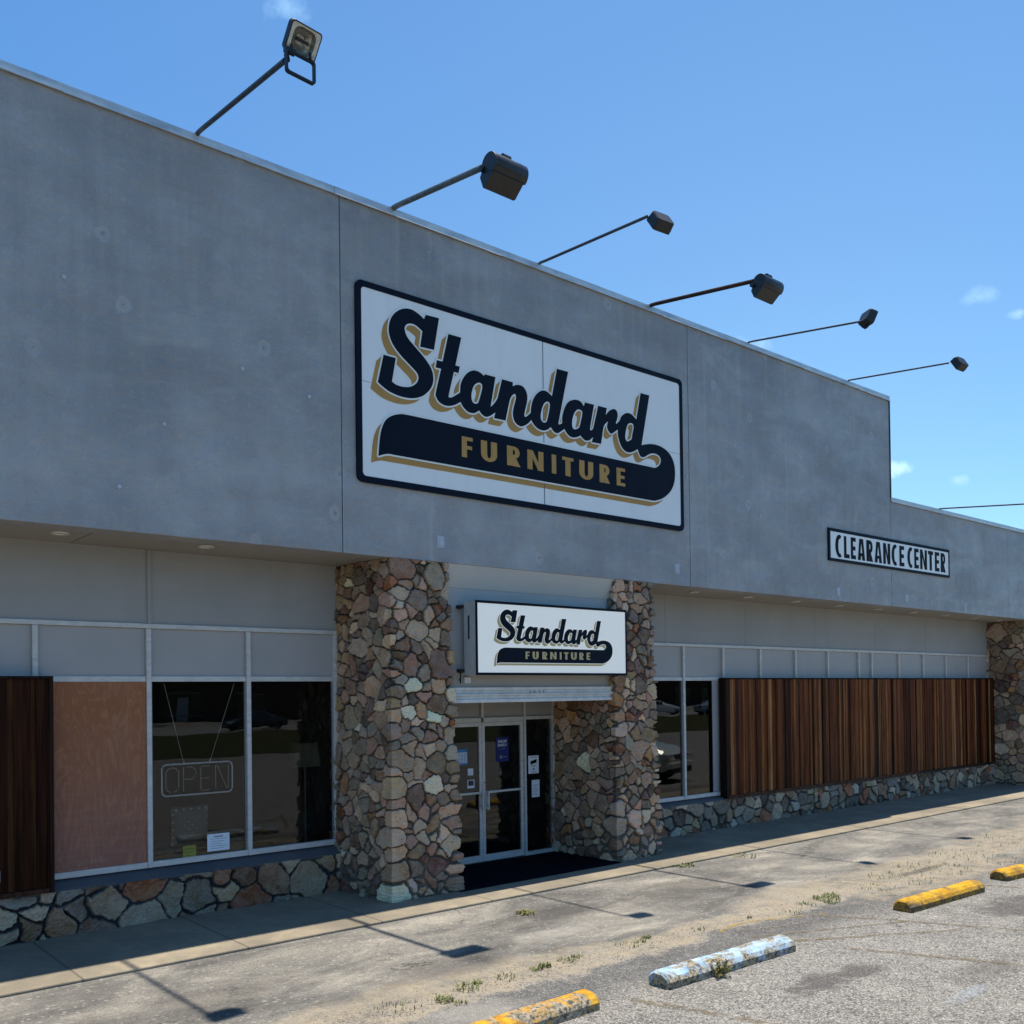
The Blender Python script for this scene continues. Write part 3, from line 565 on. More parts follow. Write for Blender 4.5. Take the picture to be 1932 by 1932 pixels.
# room behind the glass
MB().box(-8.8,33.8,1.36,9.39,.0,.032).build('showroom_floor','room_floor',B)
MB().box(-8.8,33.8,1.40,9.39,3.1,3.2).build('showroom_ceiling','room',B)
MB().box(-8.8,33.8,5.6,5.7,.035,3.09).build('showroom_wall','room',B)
# street number painted on the track
def text_mesh(s,size,name,m,parent,loc,sx=1,off=0,space=1,shear=0,align='CENTER'):
    cu=bpy.data.curves.new('txt','FONT'); cu.body=s; cu.size=size; cu.offset=off; cu.space_character=space; cu.shear=shear; cu.align_x=align; cu.resolution_u=4
    tmp=bpy.data.objects.new('txt',cu); COL.objects.link(tmp); bpy.context.view_layer.update()
    me=bpy.data.meshes.new_from_object(tmp.evaluated_get(bpy.context.evaluated_depsgraph_get())); bpy.data.objects.remove(tmp); bpy.data.curves.remove(cu)
    vs=[(loc[0]+v.co.x*sx,loc[1],loc[2]+v.co.y) for v in me.vertices]; fs=[tuple(p.vertices) for p in me.polygons]; bpy.data.meshes.remove(me)
    return MB().add(vs,fs).build(name,m,parent)
text_mesh('1631',.105,'street_number','grey_print',B,(8.66,.0575,2.482),1.15,0,1.35)
# ================================================================== LETTERING
def smooth(L,sub=5,closed=True):
    n=len(L); o=[]
    for i in range(n):
        p1=L[i]; p2=L[(i+1)%n]; o.append((p1[0],p1[1]))
        if p1[2] and p2[2]: continue
        p0=L[i-1] if not p1[2] else p1; p3=L[(i+2)%n] if not p2[2] else p2
        for k in range(1,sub):
            t=k/sub; t2=t*t; t3=t2*t
            o.append(tuple(.5*(2*p1[j]+(p2[j]-p0[j])*t+(2*p0[j]-5*p1[j]+4*p2[j]-p3[j])*t2+(3*p1[j]-p0[j]-3*p2[j]+p3[j])*t3) for j in (0,1)))
    return o
def glyph(g,sx,sy):
    f=[(0,0),(sx,0),(sx,.40),(.93,.40),(.93,.40+sy),(sx,.40+sy),(sx,1-sy),(1,1-sy),(1,1),(0,1)]
    if g=='F': return [f]
    if g=='E': return [[(0,0),(1,0),(1,sy),(sx,sy),(sx,.5-sy/2),(.93,.5-sy/2),(.93,.5+sy/2),(sx,.5+sy/2),(sx,1-sy),(1,1-sy),(1,1),(0,1)]]
    if g=='L': return [[(0,0),(1,0),(1,sy),(sx,sy),(sx,1),(0,1)]]
    if g=='I': return [[(0,0),(1,0),(1,1),(0,1)]]
    if g=='T': return [[(.5-sx/2,0),(.5+sx/2,0),(.5+sx/2,1-sy),(1,1-sy),(1,1),(0,1),(0,1-sy),(.5-sx/2,1-sy)]]
    if g=='N': return [[(0,0),(sx*.9,0),(sx*.9,.60),(1-sx*.95,0),(1,0),(1,1),(1-sx*.9,1),(1-sx*.9,.40),(sx*.95,1),(0,1)]]
    if g=='A': return [[(0,0),(sx*.95,0),(sx*.95+.05,.20),(1-sx*.95-.05,.20),(1-sx*.95,0),(1,0),(.5+sx*.62,1),(.5-sx*.62,1)],[(.5-.12,.20+sy*.75),(.5+.12,.20+sy*.75),(.5,.80)]]
    arc=lambda cx,cy,rx,ry,a0,a1,n=14:[(cx+rx*math.cos(R(a0+(a1-a0)*i/n)),cy+ry*math.sin(R(a0+(a1-a0)*i/n))) for i in range(n+1)]
    if g=='U': return [[(0,1)]+arc(.5,.36,.5,.37,180,360)+[(1,1),(1-sx,1)]+arc(.5,.36,.5-sx,.37-sy,360,180)+[(sx,1)]]
    if g=='R': return [[(0,0),(sx,0),(sx,.40),(1-sx*1.25,0),(1,0),(.66,.43)]+arc(.55,.70,.40,.30,-62,90)+[(0,1)],[(sx,.58)]+arc(.52,.70,.40-sx*.72,.30-sy,-80,90,8)+[(sx,1-sy)]]
    if g=='C': return [arc(.62,.5,.62,.52,62,298,22)+arc(.66,.5,.66-sx,.52-sy,292,68,18)]
def letters(mb,specs,z0,z1,fn,sx,sy,ref):
    for g,a,c in specs:
        k=sx*ref/(c-a) if g!='I' else 1
        for_l=glyph(g,min(k,.46),sy)
        mb.poly(for_l,lambda u,v,a=a,c=c:fn(a+(c-a)*u,z0(a+(c-a)*u)+(z1(a+(c-a)*u)-z0(a+(c-a)*u))*v))
LOGO=[[[(-1.992,0.962,1),(-1.968,1.021,1),(-1.762,1.028,1),(-1.845,0.608,1),(-2.057,0.601,1),(-2.02,0.802,1),(-2.077,0.834,0),(-2.14,0.857,0),(-2.213,0.851,0),(-2.263,0.82,0),(-2.281,0.774,0),(-2.264,0.71,0),(-2.22,0.653,0),(-2.144,0.594,0),(-2.062,0.533,0),(-1.99,0.476,0),(-1.926,0.413,0),(-1.88,0.346,0),(-1.86,0.266,0),(-1.868,0.187,0),(-1.911,0.102,0),(-2.005,0.011,0),(-2.116,-0.045,0),(-2.234,-0.07,0),(-2.368,-0.071,0),(-2.5,-0.048,0),(-2.603,-0.005,0),(-2.676,0.038,1),(-2.59,0.386,1),(-2.415,0.383,1),(-2.474,0.084,1),(-2.411,0.059,0),(-2.322,0.053,0),(-2.223,0.07,0),(-2.151,0.108,0),(-2.104,0.155,0),(-2.087,0.212,0),(-2.105,0.261,0),(-2.157,0.303,0),(-2.237,0.358,0),(-2.326,0.418,0),(-2.405,0.483,0),(-2.466,0.555,0),(-2.504,0.639,0),(-2.514,0.718,0),(-2.493,0.82,0),(-2.439,0.912,0),(-2.354,0.985,0),(-2.26,1.026,0),(-2.165,1.033,0),(-2.074,1.006,0)],[]],[[(-1.619,0.864,1),(-1.414,0.864,1),(-1.513,0.486,1),(-1.444,0.485,1),(-1.466,0.396,1),(-1.539,0.396,1),(-1.623,0.092,0),(-1.617,0.06,0),(-1.58,0.064,0),(-1.521,0.1,0),(-1.442,0.155,1),(-1.383,0.198,1),(-1.345,0.087,1),(-1.444,0.03,1),(-1.523,-0.018,0),(-1.601,-0.048,0),(-1.687,-0.058,0),(-1.773,-0.033,0),(-1.819,0.02,0),(-1.826,0.08,0),(-1.74,0.395,1),(-1.825,0.393,1),(-1.805,0.492,1),(-1.716,0.491,1)],[]],[[(-1.051,0.449,1),(-1.036,0.472,1),(-0.855,0.472,1),(-0.945,0.063,1),(-0.84,0.086,1),(-0.852,0.003,1),(-0.878,-0.006,1),(-0.957,-0.06,0),(-1.029,-0.084,0),(-1.09,-0.064,0),(-1.14,-0.021,1),(-1.191,-0.058,0),(-1.257,-0.078,0),(-1.331,-0.068,0),(-1.4,-0.021,0),(-1.438,0.031,1),(-1.467,0.08,1),(-1.446,0.151,1),(-1.437,0.251,0),(-1.409,0.32,0),(-1.354,0.399,0),(-1.288,0.454,0),(-1.218,0.485,0),(-1.147,0.487,0),(-1.092,0.471,0)],[(-1.135,0.342,0),(-1.089,0.329,0),(-1.083,0.282,0),(-1.108,0.197,0),(-1.138,0.111,0),(-1.159,0.071,0),(-1.2,0.056,0),(-1.239,0.068,0),(-1.259,0.112,0),(-1.258,0.176,0),(-1.235,0.252,0),(-1.196,0.308,0)]],[[(-0.745,0.467,1),(-0.557,0.465,1),(-0.558,0.411,1),(-0.505,0.438,0),(-0.451,0.45,0),(-0.386,0.445,0),(-0.332,0.406,0),(-0.302,0.337,0),(-0.307,0.252,0),(-0.33,0.173,0),(-0.348,0.111,0),(-0.359,0.068,0),(-0.349,0.04,0),(-0.316,0.05,0),(-0.248,0.108,1),(-0.181,0.125,1),(-0.195,0.005,1),(-0.237,0.013,1),(-0.306,-0.052,0),(-0.406,-0.103,0),(-0.482,-0.095,0),(-0.541,-0.048,0),(-0.564,0.031,0),(-0.554,0.107,0),(-0.526,0.194,0),(-0.506,0.264,0),(-0.513,0.304,0),(-0.535,0.311,0),(-0.578,0.275,0),(-0.611,0.219,0),(-0.634,0.141,1),(-0.691,-0.074,1),(-0.89,-0.077,1),(-0.868,-0.004,1),(-0.935,0.02,1),(-0.945,0.063,1),(-0.892,0.109,0),(-0.85,0.162,0),(-0.826,0.195,1)],[]],[[(0.253,0.817,1),(0.47,0.82,1),(0.28,0.097,1),(0.274,0.044,0),(0.327,0.062,1),(0.392,0.09,1),(0.414,-0.001,1),(0.384,-0.001,1),(0.319,-0.047,0),(0.248,-0.085,0),(0.179,-0.075,0),(0.122,-0.021,1),(0.064,-0.065,0),(-0.016,-0.093,0),(-0.107,-0.085,0),(-0.184,-0.044,0),(-0.237,0.013,1),(-0.26,0.06,1),(-0.243,0.114,1),(-0.236,0.182,0),(-0.212,0.27,0),(-0.155,0.365,0),(-0.075,0.435,0),(-0.007,0.463,0),(0.073,0.458,0),(0.153,0.416,1)],[(0.059,0.321,0),(0.105,0.309,0),(0.11,0.263,0),(0.085,0.156,0),(0.054,0.057,0),(0.025,0.027,0),(-0.014,0.021,0),(-0.054,0.051,0),(-0.06,0.113,0),(-0.034,0.211,0),(0.007,0.286,0)]],[[(0.769,0.39,1),(0.795,0.449,1),(0.979,0.45,1),(0.894,0.109,1),(0.895,0.071,0),(0.924,0.074,0),(0.965,0.111,1),(1.026,0.112,1),(0.97,-0.012,1),(0.936,-0.032,1),(0.875,-0.08,0),(0.808,-0.098,0),(0.756,-0.085,0),(0.693,-0.044,1),(0.638,-0.072,0),(0.56,-0.094,0),(0.483,-0.088,0),(0.419,-0.047,0),(0.382,-0.002,1),(0.319,0.01,1),(0.339,0.069,1),(0.34,0.125,0),(0.354,0.202,0),(0.401,0.313,0),(0.479,0.402,0),(0.589,0.449,0),(0.687,0.451,0),(0.739,0.423,0)],[(0.672,0.325,0),(0.73,0.312,0),(0.736,0.271,0),(0.715,0.191,0),(0.694,0.122,0),(0.667,0.065,0),(0.607,0.031,0),(0.556,0.032,0),(0.535,0.075,0),(0.541,0.161,0),(0.579,0.252,0),(0.626,0.307,0)]],[[(1.062,0.45,1),(1.243,0.451,1),(1.217,0.345,1),(1.292,0.419,0),(1.376,0.461,0),(1.439,0.456,0),(1.47,0.403,0),(1.46,0.333,0),(1.432,0.269,0),(1.449,0.255,0),(1.506,0.292,1),(1.541,0.259,1),(1.476,0.179,1),(1.397,0.127,0),(1.327,0.088,0),(1.272,0.115,0),(1.239,0.177,0),(1.261,0.259,1),(1.191,0.198,0),(1.162,0.135,0),(1.147,0.065,1),(1.11,-0.097,1),(0.921,-0.101,1),(0.947,-0.03,1),(0.916,-0.002,1),(0.952,0.099,1)],[]],[[(1.978,0.815,1),(2.176,0.815,1),(1.984,0.025,1),(1.997,-0.043,1),(1.894,-0.049,1),(1.806,-0.098,0),(1.69,-0.131,0),(1.59,-0.107,0),(1.514,-0.03,0),(1.467,0.089,0),(1.466,0.172,1),(1.442,0.256,1),(1.506,0.312,0),(1.543,0.377,0),(1.615,0.434,0),(1.687,0.459,0),(1.774,0.453,0),(1.874,0.396,1)],[(1.742,0.318,0),(1.8,0.308,0),(1.81,0.256,0),(1.782,0.162,0),(1.759,0.078,0),(1.679,0.034,0),(1.643,0.045,0),(1.627,0.096,0),(1.646,0.198,0),(1.684,0.283,0)]],[[(1.894,-0.049,1),(1.947,0.009,1),(1.987,0.027,1),(2.103,0.059,0),(2.239,0.081,0),(2.406,0.077,0),(2.559,0.034,0),(2.666,-0.042,0),(2.735,-0.156,0),(2.752,-0.309,0),(2.72,-0.468,0),(2.623,-0.604,0),(2.465,-0.716,0),(2.296,-0.776,0),(2.22,-0.787,1),(-2.484,-0.801,1),(-2.527,-0.8,0),(-2.597,-0.816,0),(-2.679,-0.848,1),(-2.669,-0.735,0),(-2.65,-0.592,0),(-2.618,-0.484,0),(-2.565,-0.393,0),(-2.477,-0.329,0),(-2.362,-0.289,0),(-2.291,-0.281,0),(-2.219,-0.279,1),(2.216,-0.277,1),(2.292,-0.273,0),(2.384,-0.217,0),(2.419,-0.141,0),(2.372,-0.076,0),(2.251,-0.059,0),(2.145,-0.091,0),(2.039,-0.147,0),(1.951,-0.145,0)],[]]]
FURN=[('F', -1.429, -1.25), ('U', -1.117, -0.847), ('R', -0.677, -0.442), ('N', -0.317, -0.023), ('I', 0.13, 0.215), ('T', 0.331, 0.549), ('U', 0.662, 0.942), ('R', 1.07, 1.285), ('E', 1.425, 1.61)]
CLEAR=[('C', 16.118, 16.352), ('L', 16.42, 16.617), ('E', 16.664, 16.846), ('A', 16.912, 17.184), ('R', 17.232, 17.486), ('A', 17.54, 17.824), ('N', 17.874, 18.155), ('C', 18.206, 18.441), ('E', 18.52, 18.721), ('C', 18.85, 19.084), ('E', 19.139, 19.332), ('N', 19.388, 19.692), ('T', 19.738, 19.968), ('E', 20.038, 20.243), ('R', 20.302, 20.529)]
def logo(parent,cx,cz,kx,kz,y,gold,scale_t=1):
    """script word, swoosh, outline and block shadow as stacked vinyl sheets, each a fraction of a millimetre proud"""
    shp=[[smooth(o)]+([smooth(h)] if h else []) for o,h in LOGO]
    g=MB(); K=16
    for k in range(K+1):
        dx=-.098*k/K; dz=-.092*k/K
        for i,loops in enumerate(shp): g.poly(loops,lambda u,v:(cx+(u+dx)*kx,y-.0002*(K-k)-.00002*i,cz+(v+dz)*kz))
        if k==K:
            pass
    g.build('shadow_lettering',gold,parent)
    w_=MB(); rr=.021
    for k in range(16):
        a=k*2*math.pi/16; dx=rr*math.cos(a); dz=rr*math.sin(a)
        for i,loops in enumerate(shp): w_.poly(loops,lambda u,v:(cx+(u+dx)*kx,y-.0042-.0001*k-.00001*i,cz+(v+dz)*kz))
    w_.build('outline_lettering','outline' if scale_t==1 else 'boxw',parent)
    n=MB()
    for i,loops in enumerate(shp): n.poly(loops,lambda u,v:(cx+u*kx,y-.0064-.00006*i,cz+v*kz))
    n.build('script_lettering','navy',parent)
    f=MB(); letters(f,FURN,lambda x:-.664+(x+1)*.004,lambda x:-.400+(x+1)*.004,lambda u,v:(cx+u*kx,y-.0085,cz+v*kz),.30,.175,.345)
    f.build('block_lettering',gold,parent)
def rrect(x0,x1,z0,z1,r,n=6):
    o=[]
    for cx,cz,a in ((x1-r,z1-r,0),(x0+r,z1-r,90),(x0+r,z0+r,180),(x1-r,z0+r,270)): o+=[(cx+r*math.cos(R(a+90*i/n)),cz+r*math.sin(R(a+90*i/n))) for i in range(n+1)]
    return o
# ---- big wall sign
S1=empty('wall_sign',(8.77,-.02,5.02),'large white wall sign with navy script over a curling swoosh, framed in dark navy','sign')
MB().prism(rrect(5.82,11.715,5.03,7.40,.06),-.030,-.004,'y').build('sign_panel','signw',S1,fix=True)
fr=MB(); o_=rrect(5.805,11.728,5.018,7.412,.085); i_=rrect(5.878,11.655,5.092,7.338,.05)
n=len(o_)
vs=[(p[0],-.036,p[1]) for p in o_]+[(p[0],-.036,p[1]) for p in i_]+[(p[0],-.001,p[1]) for p in o_]+[(p[0],-.0305,p[1]) for p in i_]
fs=[]
for i in range(n):
    j=(i+1)%n; fs+=[(i,j,n+j,n+i),(i,2*n+i,2*n+j,j),(n+i,n+j,3*n+j,3*n+i)]
fr.add(vs,fs); fr.build('sign_frame','navy',S1,fix=True)
MB().box(8.764,8.770,-.0365,-.030,5.093,7.337).build('panel_joint','seam',S1)
jm=MB().box(5.88,6.00,-.0318,-.030,6.213,6.218).box(11.30,11.654,-.0318,-.030,6.225,6.229).box(7.3,7.5,-.0318,-.03,6.217,6.221).box(10.3,10.5,-.0318,-.03,6.222,6.226).build('sheet_joint','grey_print',S1)
logo(S1,8.77,6.2,1,1,-.0325,'gold')
# ---- clearance sign
S2=empty('clearance_sign',(18.3,-.02,4.91),'narrow white sign with black capital letters fixed across the step in the fascia','sign')
MB().box(15.905,20.70,-.028,-.003,4.915,5.495).build('sign_panel','signw',S2)
MB().box(15.895,20.712,-.033,-.001,5.455,5.515).box(15.895,20.712,-.033,-.001,4.905,4.955).box(15.895,15.955,-.0325,-.001,4.956,5.454).box(20.66,20.712,-.0325,-.001,4.956,5.454).build('sign_frame','navy',S2)
m=MB(); letters(m,CLEAR,lambda x:4.988+(x-16)*.0035,lambda x:5.404+(x-16)*.0032,lambda u,v:(u,-.030,v),.44,.185,.26); m.build('block_lettering','black',S2)
# ---- illuminated box sign over the door
S3=empty('lightbox_sign',(8.76,-.1,2.74),'boxy cabinet sign with white face and navy script hung over the entrance doors','sign')
bx0,bx1,bz0,bz1,by=7.372,10.135,2.742,3.683,-.25
MB().box(bx0,bx1,by+.012,.005,bz0,bz1).build('cabinet','pipe_light',S3,.004)
MB().box(bx0-.003,bx1+.003,by-.004,by+.011,bz1-.028,bz1+.004).box(bx0-.003,bx1+.003,by-.004,by+.011,bz0-.004,bz0+.028).box(bx0-.003,bx0+.024,by-.004,by+.011,bz0+.0285,bz1-.0285).box(bx1-.024,bx1+.003,by-.004,by+.011,bz0+.0285,bz1-.0285).build('face_frame','navy',S3)
MB().box(bx0+.025,bx1-.025,by+.002,by+.011,bz0+.029,bz1-.029).build('sign_face','boxw',S3)
MB().box(bx0-.004,bx0+.001,-.115,-.085,3.20,3.50).build('access_slot','lamp_black',S3)
br=MB()
for z in (2.80,3.62): br.box(bx0-.05,bx0+.02,.0,.10,z-.02,z+.02).box(bx1-.3,bx1-.24,.006,.10,z-.02,z+.02).tube([(bx0-.05,.05,z-.01),(bx0-.05,-.02,z-.01)],.022,8)
br.build('mounting_bracket','lamp_black',S3)
MB().tube([(bx0-.04,.03,2.79),(bx0-.045,.03,2.70),(bx0-.035,.04,2.64),(bx0-.02,.08,2.70)],.008,6).build('cable','rub',S3)
logo(S3,8.75,3.2,.394,.375,by+.0005,'palegold',.4)
MB().box(7.42,7.52,.06,.10,2.64,2.72).build('conduit_box','white_trim',B,.004)
# ================================================================== FLOODLIGHTS
def arm(root,x,L,z0,z1,r,m):
    a=MB(); a.tube([(x,.06,z0-.02),(x,-.02,z0+.03),(x,-.12,z0+.02),(x,-L,z1)],r,12); a.build('arm',m,root)
    MB().tube([(x,.05,z0-.06),(x,.05,z0+.045)],r*1.5,12).box(x-.05,x+.05,.0,.12,z0-.012,z0+.004).build('arm_bracket','alu_dark',root)
def rotbox(verts,rot,loc): return [tuple(rot@Vector(v)+Vector(loc)) for v in verts]
def boxhead(root,loc,tilt,yaw=0,open_door=False,sz=1,black=True,roll=0):
    """tapered rectangular floodlight; local -Y is the lens side"""
    rot=Matrix.Rotation(yaw,3,'Z')@Matrix.Rotation(tilt,3,'X')@Matrix.Rotation(roll,3,'Y'); wd,hh,dp=.185*sz,.150*sz,.17*sz
    m='lamp_black' if black else 'lamp'; tp=1.0 if open_door else 1.32
    def ring(w2,h2,y,r=.03,n=3):
        o=[]
        for cx,cz,a in ((w2-r,h2-r,0),(-w2+r,h2-r,90),(-w2+r,-h2+r,180),(w2-r,-h2+r,270)): o+=[(cx+r*math.cos(R(a+90*i/n)),y,cz+r*math.sin(R(a+90*i/n))) for i in range(n+1)]
        return o
    rings=[ring(wd,hh,0),ring(wd,hh,.05),ring(wd*.98,hh*.96,.07),ring(wd*.74*tp,hh*.66*tp,dp),ring(wd*.70*tp,hh*.62*tp,dp+.012)]
    n=len(rings[0]); vs=[];fs=[]
    for q in rings: vs+=q
    for a in range(len(rings)-1): fs+=[(a*n+i,a*n+(i+1)%n,(a+1)*n+(i+1)%n,(a+1)*n+i) for i in range(n)]
    fs.append(tuple(range((len(rings)-1)*n,len(rings)*n)))
    inr=ring(wd*.93,hh*.91,-.001,.026); vs+=inr; k=len(rings)*n; fs+=[(i,(i+1)%n,k+(i+1)%n,k+i) for i in range(n)]
    h=MB(); h.add(rotbox(vs,rot,loc),fs); hd=h.build('lamp_head',m,root,fix=True)
    bz=MB(); a=ring(wd*.93,hh*.91,-.001,.026); b_=ring(wd*.72,hh*.80,.006,.06); bz.add(rotbox(a+b_,rot,loc),[(i,(i+1)%n,n+(i+1)%n,n+i) for i in range(n)]); bz.build('bezel','lampface',hd,fix=True)
    rf=MB(); q=[ring(wd*.72,hh*.80,.006,.06),ring(wd*.60,hh*.66,.05,.05),ring(wd*.25,hh*.3,.09,.02)]; vs=q[0]+q[1]+q[2]; fs=[(a_*n+i,a_*n+(i+1)%n,(a_+1)*n+(i+1)%n,(a_+1)*n+i) for a_ in range(2) for i in range(n)]+[tuple(range(2*n,3*n))]
    rf.add(rotbox(vs,rot,loc),fs).build('reflector','reflector',hd,fix=True)
    lb=MB(); lb.tube(rotbox([(-.07*sz,.035,0),(.07*sz,.035,0)],rot,loc),.017*sz,10); lb.build('bulb','lamp_black' if open_door else 'lampface',hd)
    if open_door:
        d=MB(); ro=Matrix.Rotation(R(4),3,'Z'); l2=(loc[0]-.01,loc[1]+.03,loc[2]-.205)
        a=ring(.150,.105,0,.028); b_=ring(.133,.088,0,.022); a2=ring(.150,.105,.035,.028); b2=ring(.133,.088,.035,.022)
        d.add(rotbox(a+b_+a2+b2,ro,l2),[f for i in range(n) for f in ((i,(i+1)%n,n+(i+1)%n,n+i),(2*n+i,3*n+i,3*n+(i+1)%n,2*n+(i+1)%n),(i,2*n+i,2*n+(i+1)%n,(i+1)%n),(n+i,n+(i+1)%n,3*n+(i+1)%n,3*n+i))])
        d.box(l2[0]-.15,l2[0]-.05,l2[1]-.005,l2[1]+.05,l2[2]+.085,l2[2]+.118)
        d.build('lens_door','lamp_black',hd,fix=True)
        hg=MB()
        for dx in (-.095,.09): hg.tube([(l2[0]+dx,l2[1],l2[2]+.10),(l2[0]+dx,l2[1]+.005,l2[2]+.155)],.012,8)
        hg.build('hinge','lamp_black',hd)
    k=MB(); kb=rotbox([(0,.02,-hh-.005),(0,.05,-hh-.055)],rot,loc) if not open_door else [(loc[0]-.13,loc[1]+.08,loc[2]-.13),(loc[0]-.13,loc[1]+.06,loc[2]-.19)]
    k.tube(kb,.024,8); k.build('knuckle','lamp_black',root)
    return hd
def drumhead(root,x0,L,y,z,k_=1):
    """half-round floodlight lying along the wall: drum top, wedge-shaped visor underneath"""
    r=.133*k_; prof=[]
    for i in range(15):
        a=R(238-258*i/14); prof.append((y+r*math.cos(a),z+r*math.sin(a)))
    h=MB(); h.prism(prof,x0,x0+L); hd=h.build('lamp_head','lamp',root,.004,fix=True)
    for p in hd.data.polygons: p.use_smooth=len(p.vertices)==4
    v=MB(); v.prism([(y-r*.56,z-r*.80),(y+r*.97,z-.03),(y+r*1.28,z-.085),(y+.115*k_,z-.235*k_),(y+.08*k_,z-.242*k_),(y-r*.60,z-r*.86)],x0+.004,x0+L-.03); v.build('visor','lamp',hd,.004,fix=True)
    s=MB(); s.prism([(y-r*.62,z-r*.80),(y+r*.99,z-.034),(y+r*.99,z-.040),(y-r*.62,z-r*.85)],x0-.003,x0+L-.02); s.build('seam_band','lamp_black',hd)
    s=MB(); s.prism([(y+r*1.012*math.cos(R(a_)),z+r*1.012*math.sin(R(a_))) for a_ in range(0,181,15)],x0+L*.80,x0+L*.80+.006); s.build('strap','lamp_black',hd)
    k=MB(); k.tube([(x0+L*.44,y+.02,z+r*1.2),(x0+L*.66,y+.02,z+r*1.2)],.042,12).box(x0+L*.52,x0+L*.64,y,y+.04,z+r*.9,z+r*1.05); k.build('photocell','lamp',hd)
    k=MB(); k.tube([(x0-.03,y+.10,z-.02),(x0+.03,y+.10,z-.02)],.034,10); k.build('knuckle','lamp',root)
GRP='floodlights on arms along the roof edge'
def fl(x,label,z=ZT): return empty('floodlight',(x,.05,z),label,'floodlight',GRP)
o=fl(3.925,'box floodlight with its lens door hanging open, nearest and largest on the roof edge'); arm(o,3.925,2.0,8.40,8.165,.024,'pipe_dark'); boxhead(o,(4.05,-2.11,8.325),R(38),R(5),True,.84,True)
o=fl(6.367,'drum-shaped floodlight on a thick grey arm, just left of the big wall sign centre'); arm(o,6.367,1.78,8.40,8.165,.033,'pipe'); drumhead(o,6.30,.46,-1.93,8.11,.92)
o=fl(8.748,'black box floodlight seen from behind, between the two drum-shaped floodlights'); arm(o,8.748,1.98,8.40,8.30,.019,'pipe_dark'); boxhead(o,(8.89,-2.02,8.195),R(-215),R(-6),False,.74,True)
o=fl(11.041,'drum-shaped floodlight on a rusty black arm, above the right edge of the big sign'); arm(o,11.041,1.88,8.40,8.165,.029,'pipe_rust'); drumhead(o,11.0,.44,-2.0,8.11,.80)
o=fl(13.524,'small box floodlight turned sideways so that its lens shows towards the building'); arm(o,13.524,2.08,8.40,8.15,.016,'pipe_dark'); boxhead(o,(13.68,-2.16,8.18),R(25),R(62),False,.72,False)
o=fl(16.714,'small black box floodlight nearest the step down in the roofline'); arm(o,16.714,1.94,8.40,8.235,.016,'pipe_dark'); boxhead(o,(16.84,-2.02,8.175),R(-212),R(-4),False,.72,True)
o=fl(20.34,'floodlight arm on the lower roof edge at the far right',ZLOW); arm(o,20.34,1.98,6.35,6.18,.016,'pipe_dark'); boxhead(o,(20.48,-2.06,6.12),R(-212),R(-4),False,.90,True)
# ================================================================== TIMBER SCREENS
def screen(x0,x1,z0,z1,yf,yb,seed,label,loc,dk=1):
    rs=random.Random(seed); root=empty('timber_screen',loc,label,'wood screen','dark red-brown board screens over the windows')
    mb=MB(); cols=[]; x=x0+.045
    pal=[(.155,.040,.010),(.22,.064,.016),(.075,.020,.006),(.32,.110,.030),(.48,.23,.085),(.035,.011,.005),(.19,.055,.015),(.38,.155,.050)]
    while x<x1-.05:
        wd=rs.choice([.045,.055,.07,.085,.10]); wd=min(wd,x1-.045-x); dy=rs.uniform(0,.016)+(.02 if rs.random()<.22 else 0)
        mb.box(x+.0015,x+wd-.0015,yf+.012+dy,yf+.05,z0+.05,z1-.03)
        c=rs.choices(pal,weights=[5,5,2.4,3.8,1.3,1.4,5,2.6])[0]; k=rs.uniform(.8,1.2)*dk; cols+= [tuple(v*k for v in c)]*6; x+=wd
    o=mb.build('board_cladding','cedar',root); at=o.data.color_attributes.new('board','FLOAT_COLOR','CORNER')
    for p in o.data.polygons:
        for li in p.loop_indices: at.data[li].color=(*cols[p.index],1)
    def trim(name,c,*d):
        t=MB().box(*d).build(name,'cedar',root,.003); a=t.data.color_attributes.new('board','FLOAT_COLOR','CORNER')
        for li in range(len(t.data.loops)): a.data[li].color=(*c,1)
    trim('top_rail',(.022,.012,.009),x0,x1,yf-.004,yb,z1-.028,z1)
    for a in range(int((x1-x0)//3.6)+1):
        c0=x0+.05+a*3.6; c1=min(c0+3.597,x1-.05)
        if c1>c0+.1: trim('bottom_rail',rs.choice([(.13,.055,.03),(.085,.035,.02),(.045,.022,.015)]),c0,c1,yf-.006-.002*(a%2),yf+.05,z0,z0+.048)
    trim('side_board',(.030,.014,.010),x0,x0+.043,yf,yb,z0,z1-.029); trim('side_board',(.030,.014,.010),x1-.043,x1,yf,yb,z0,z1-.029)
    MB().box(x0+.044,x1-.044,yf+.052,yf+.07,z0+.05,z1-.03).build('backing_sheet','lamp_black',root)
    return root
s=screen(13.975,25.06,.555,2.735,.915,1.062,5,'long dark red-brown board screen covering the windows right of the entrance',(19.5,1,.55))
s=screen(-2.1,2.712,.512,2.742,.90,1.06,6,'dark red-brown board screen at the left edge, beside the plywood sheet',(.5,1,.5),.25)
MB().box(2.03,2.20,.875,.902,.68,.80).box(2.05,2.18,.868,.876,.70,.78).build('outlet_box','alu',s,.004)
p=MB().box(2.581+.0285,3.751-.0285,W-.012,W+.006,ZSILL+.047,ZHEAD-.032).build('plywood_sheet','ply'); tag(p,'varnished plywood sheet boarding up the window beside the left timber screen','plywood board')
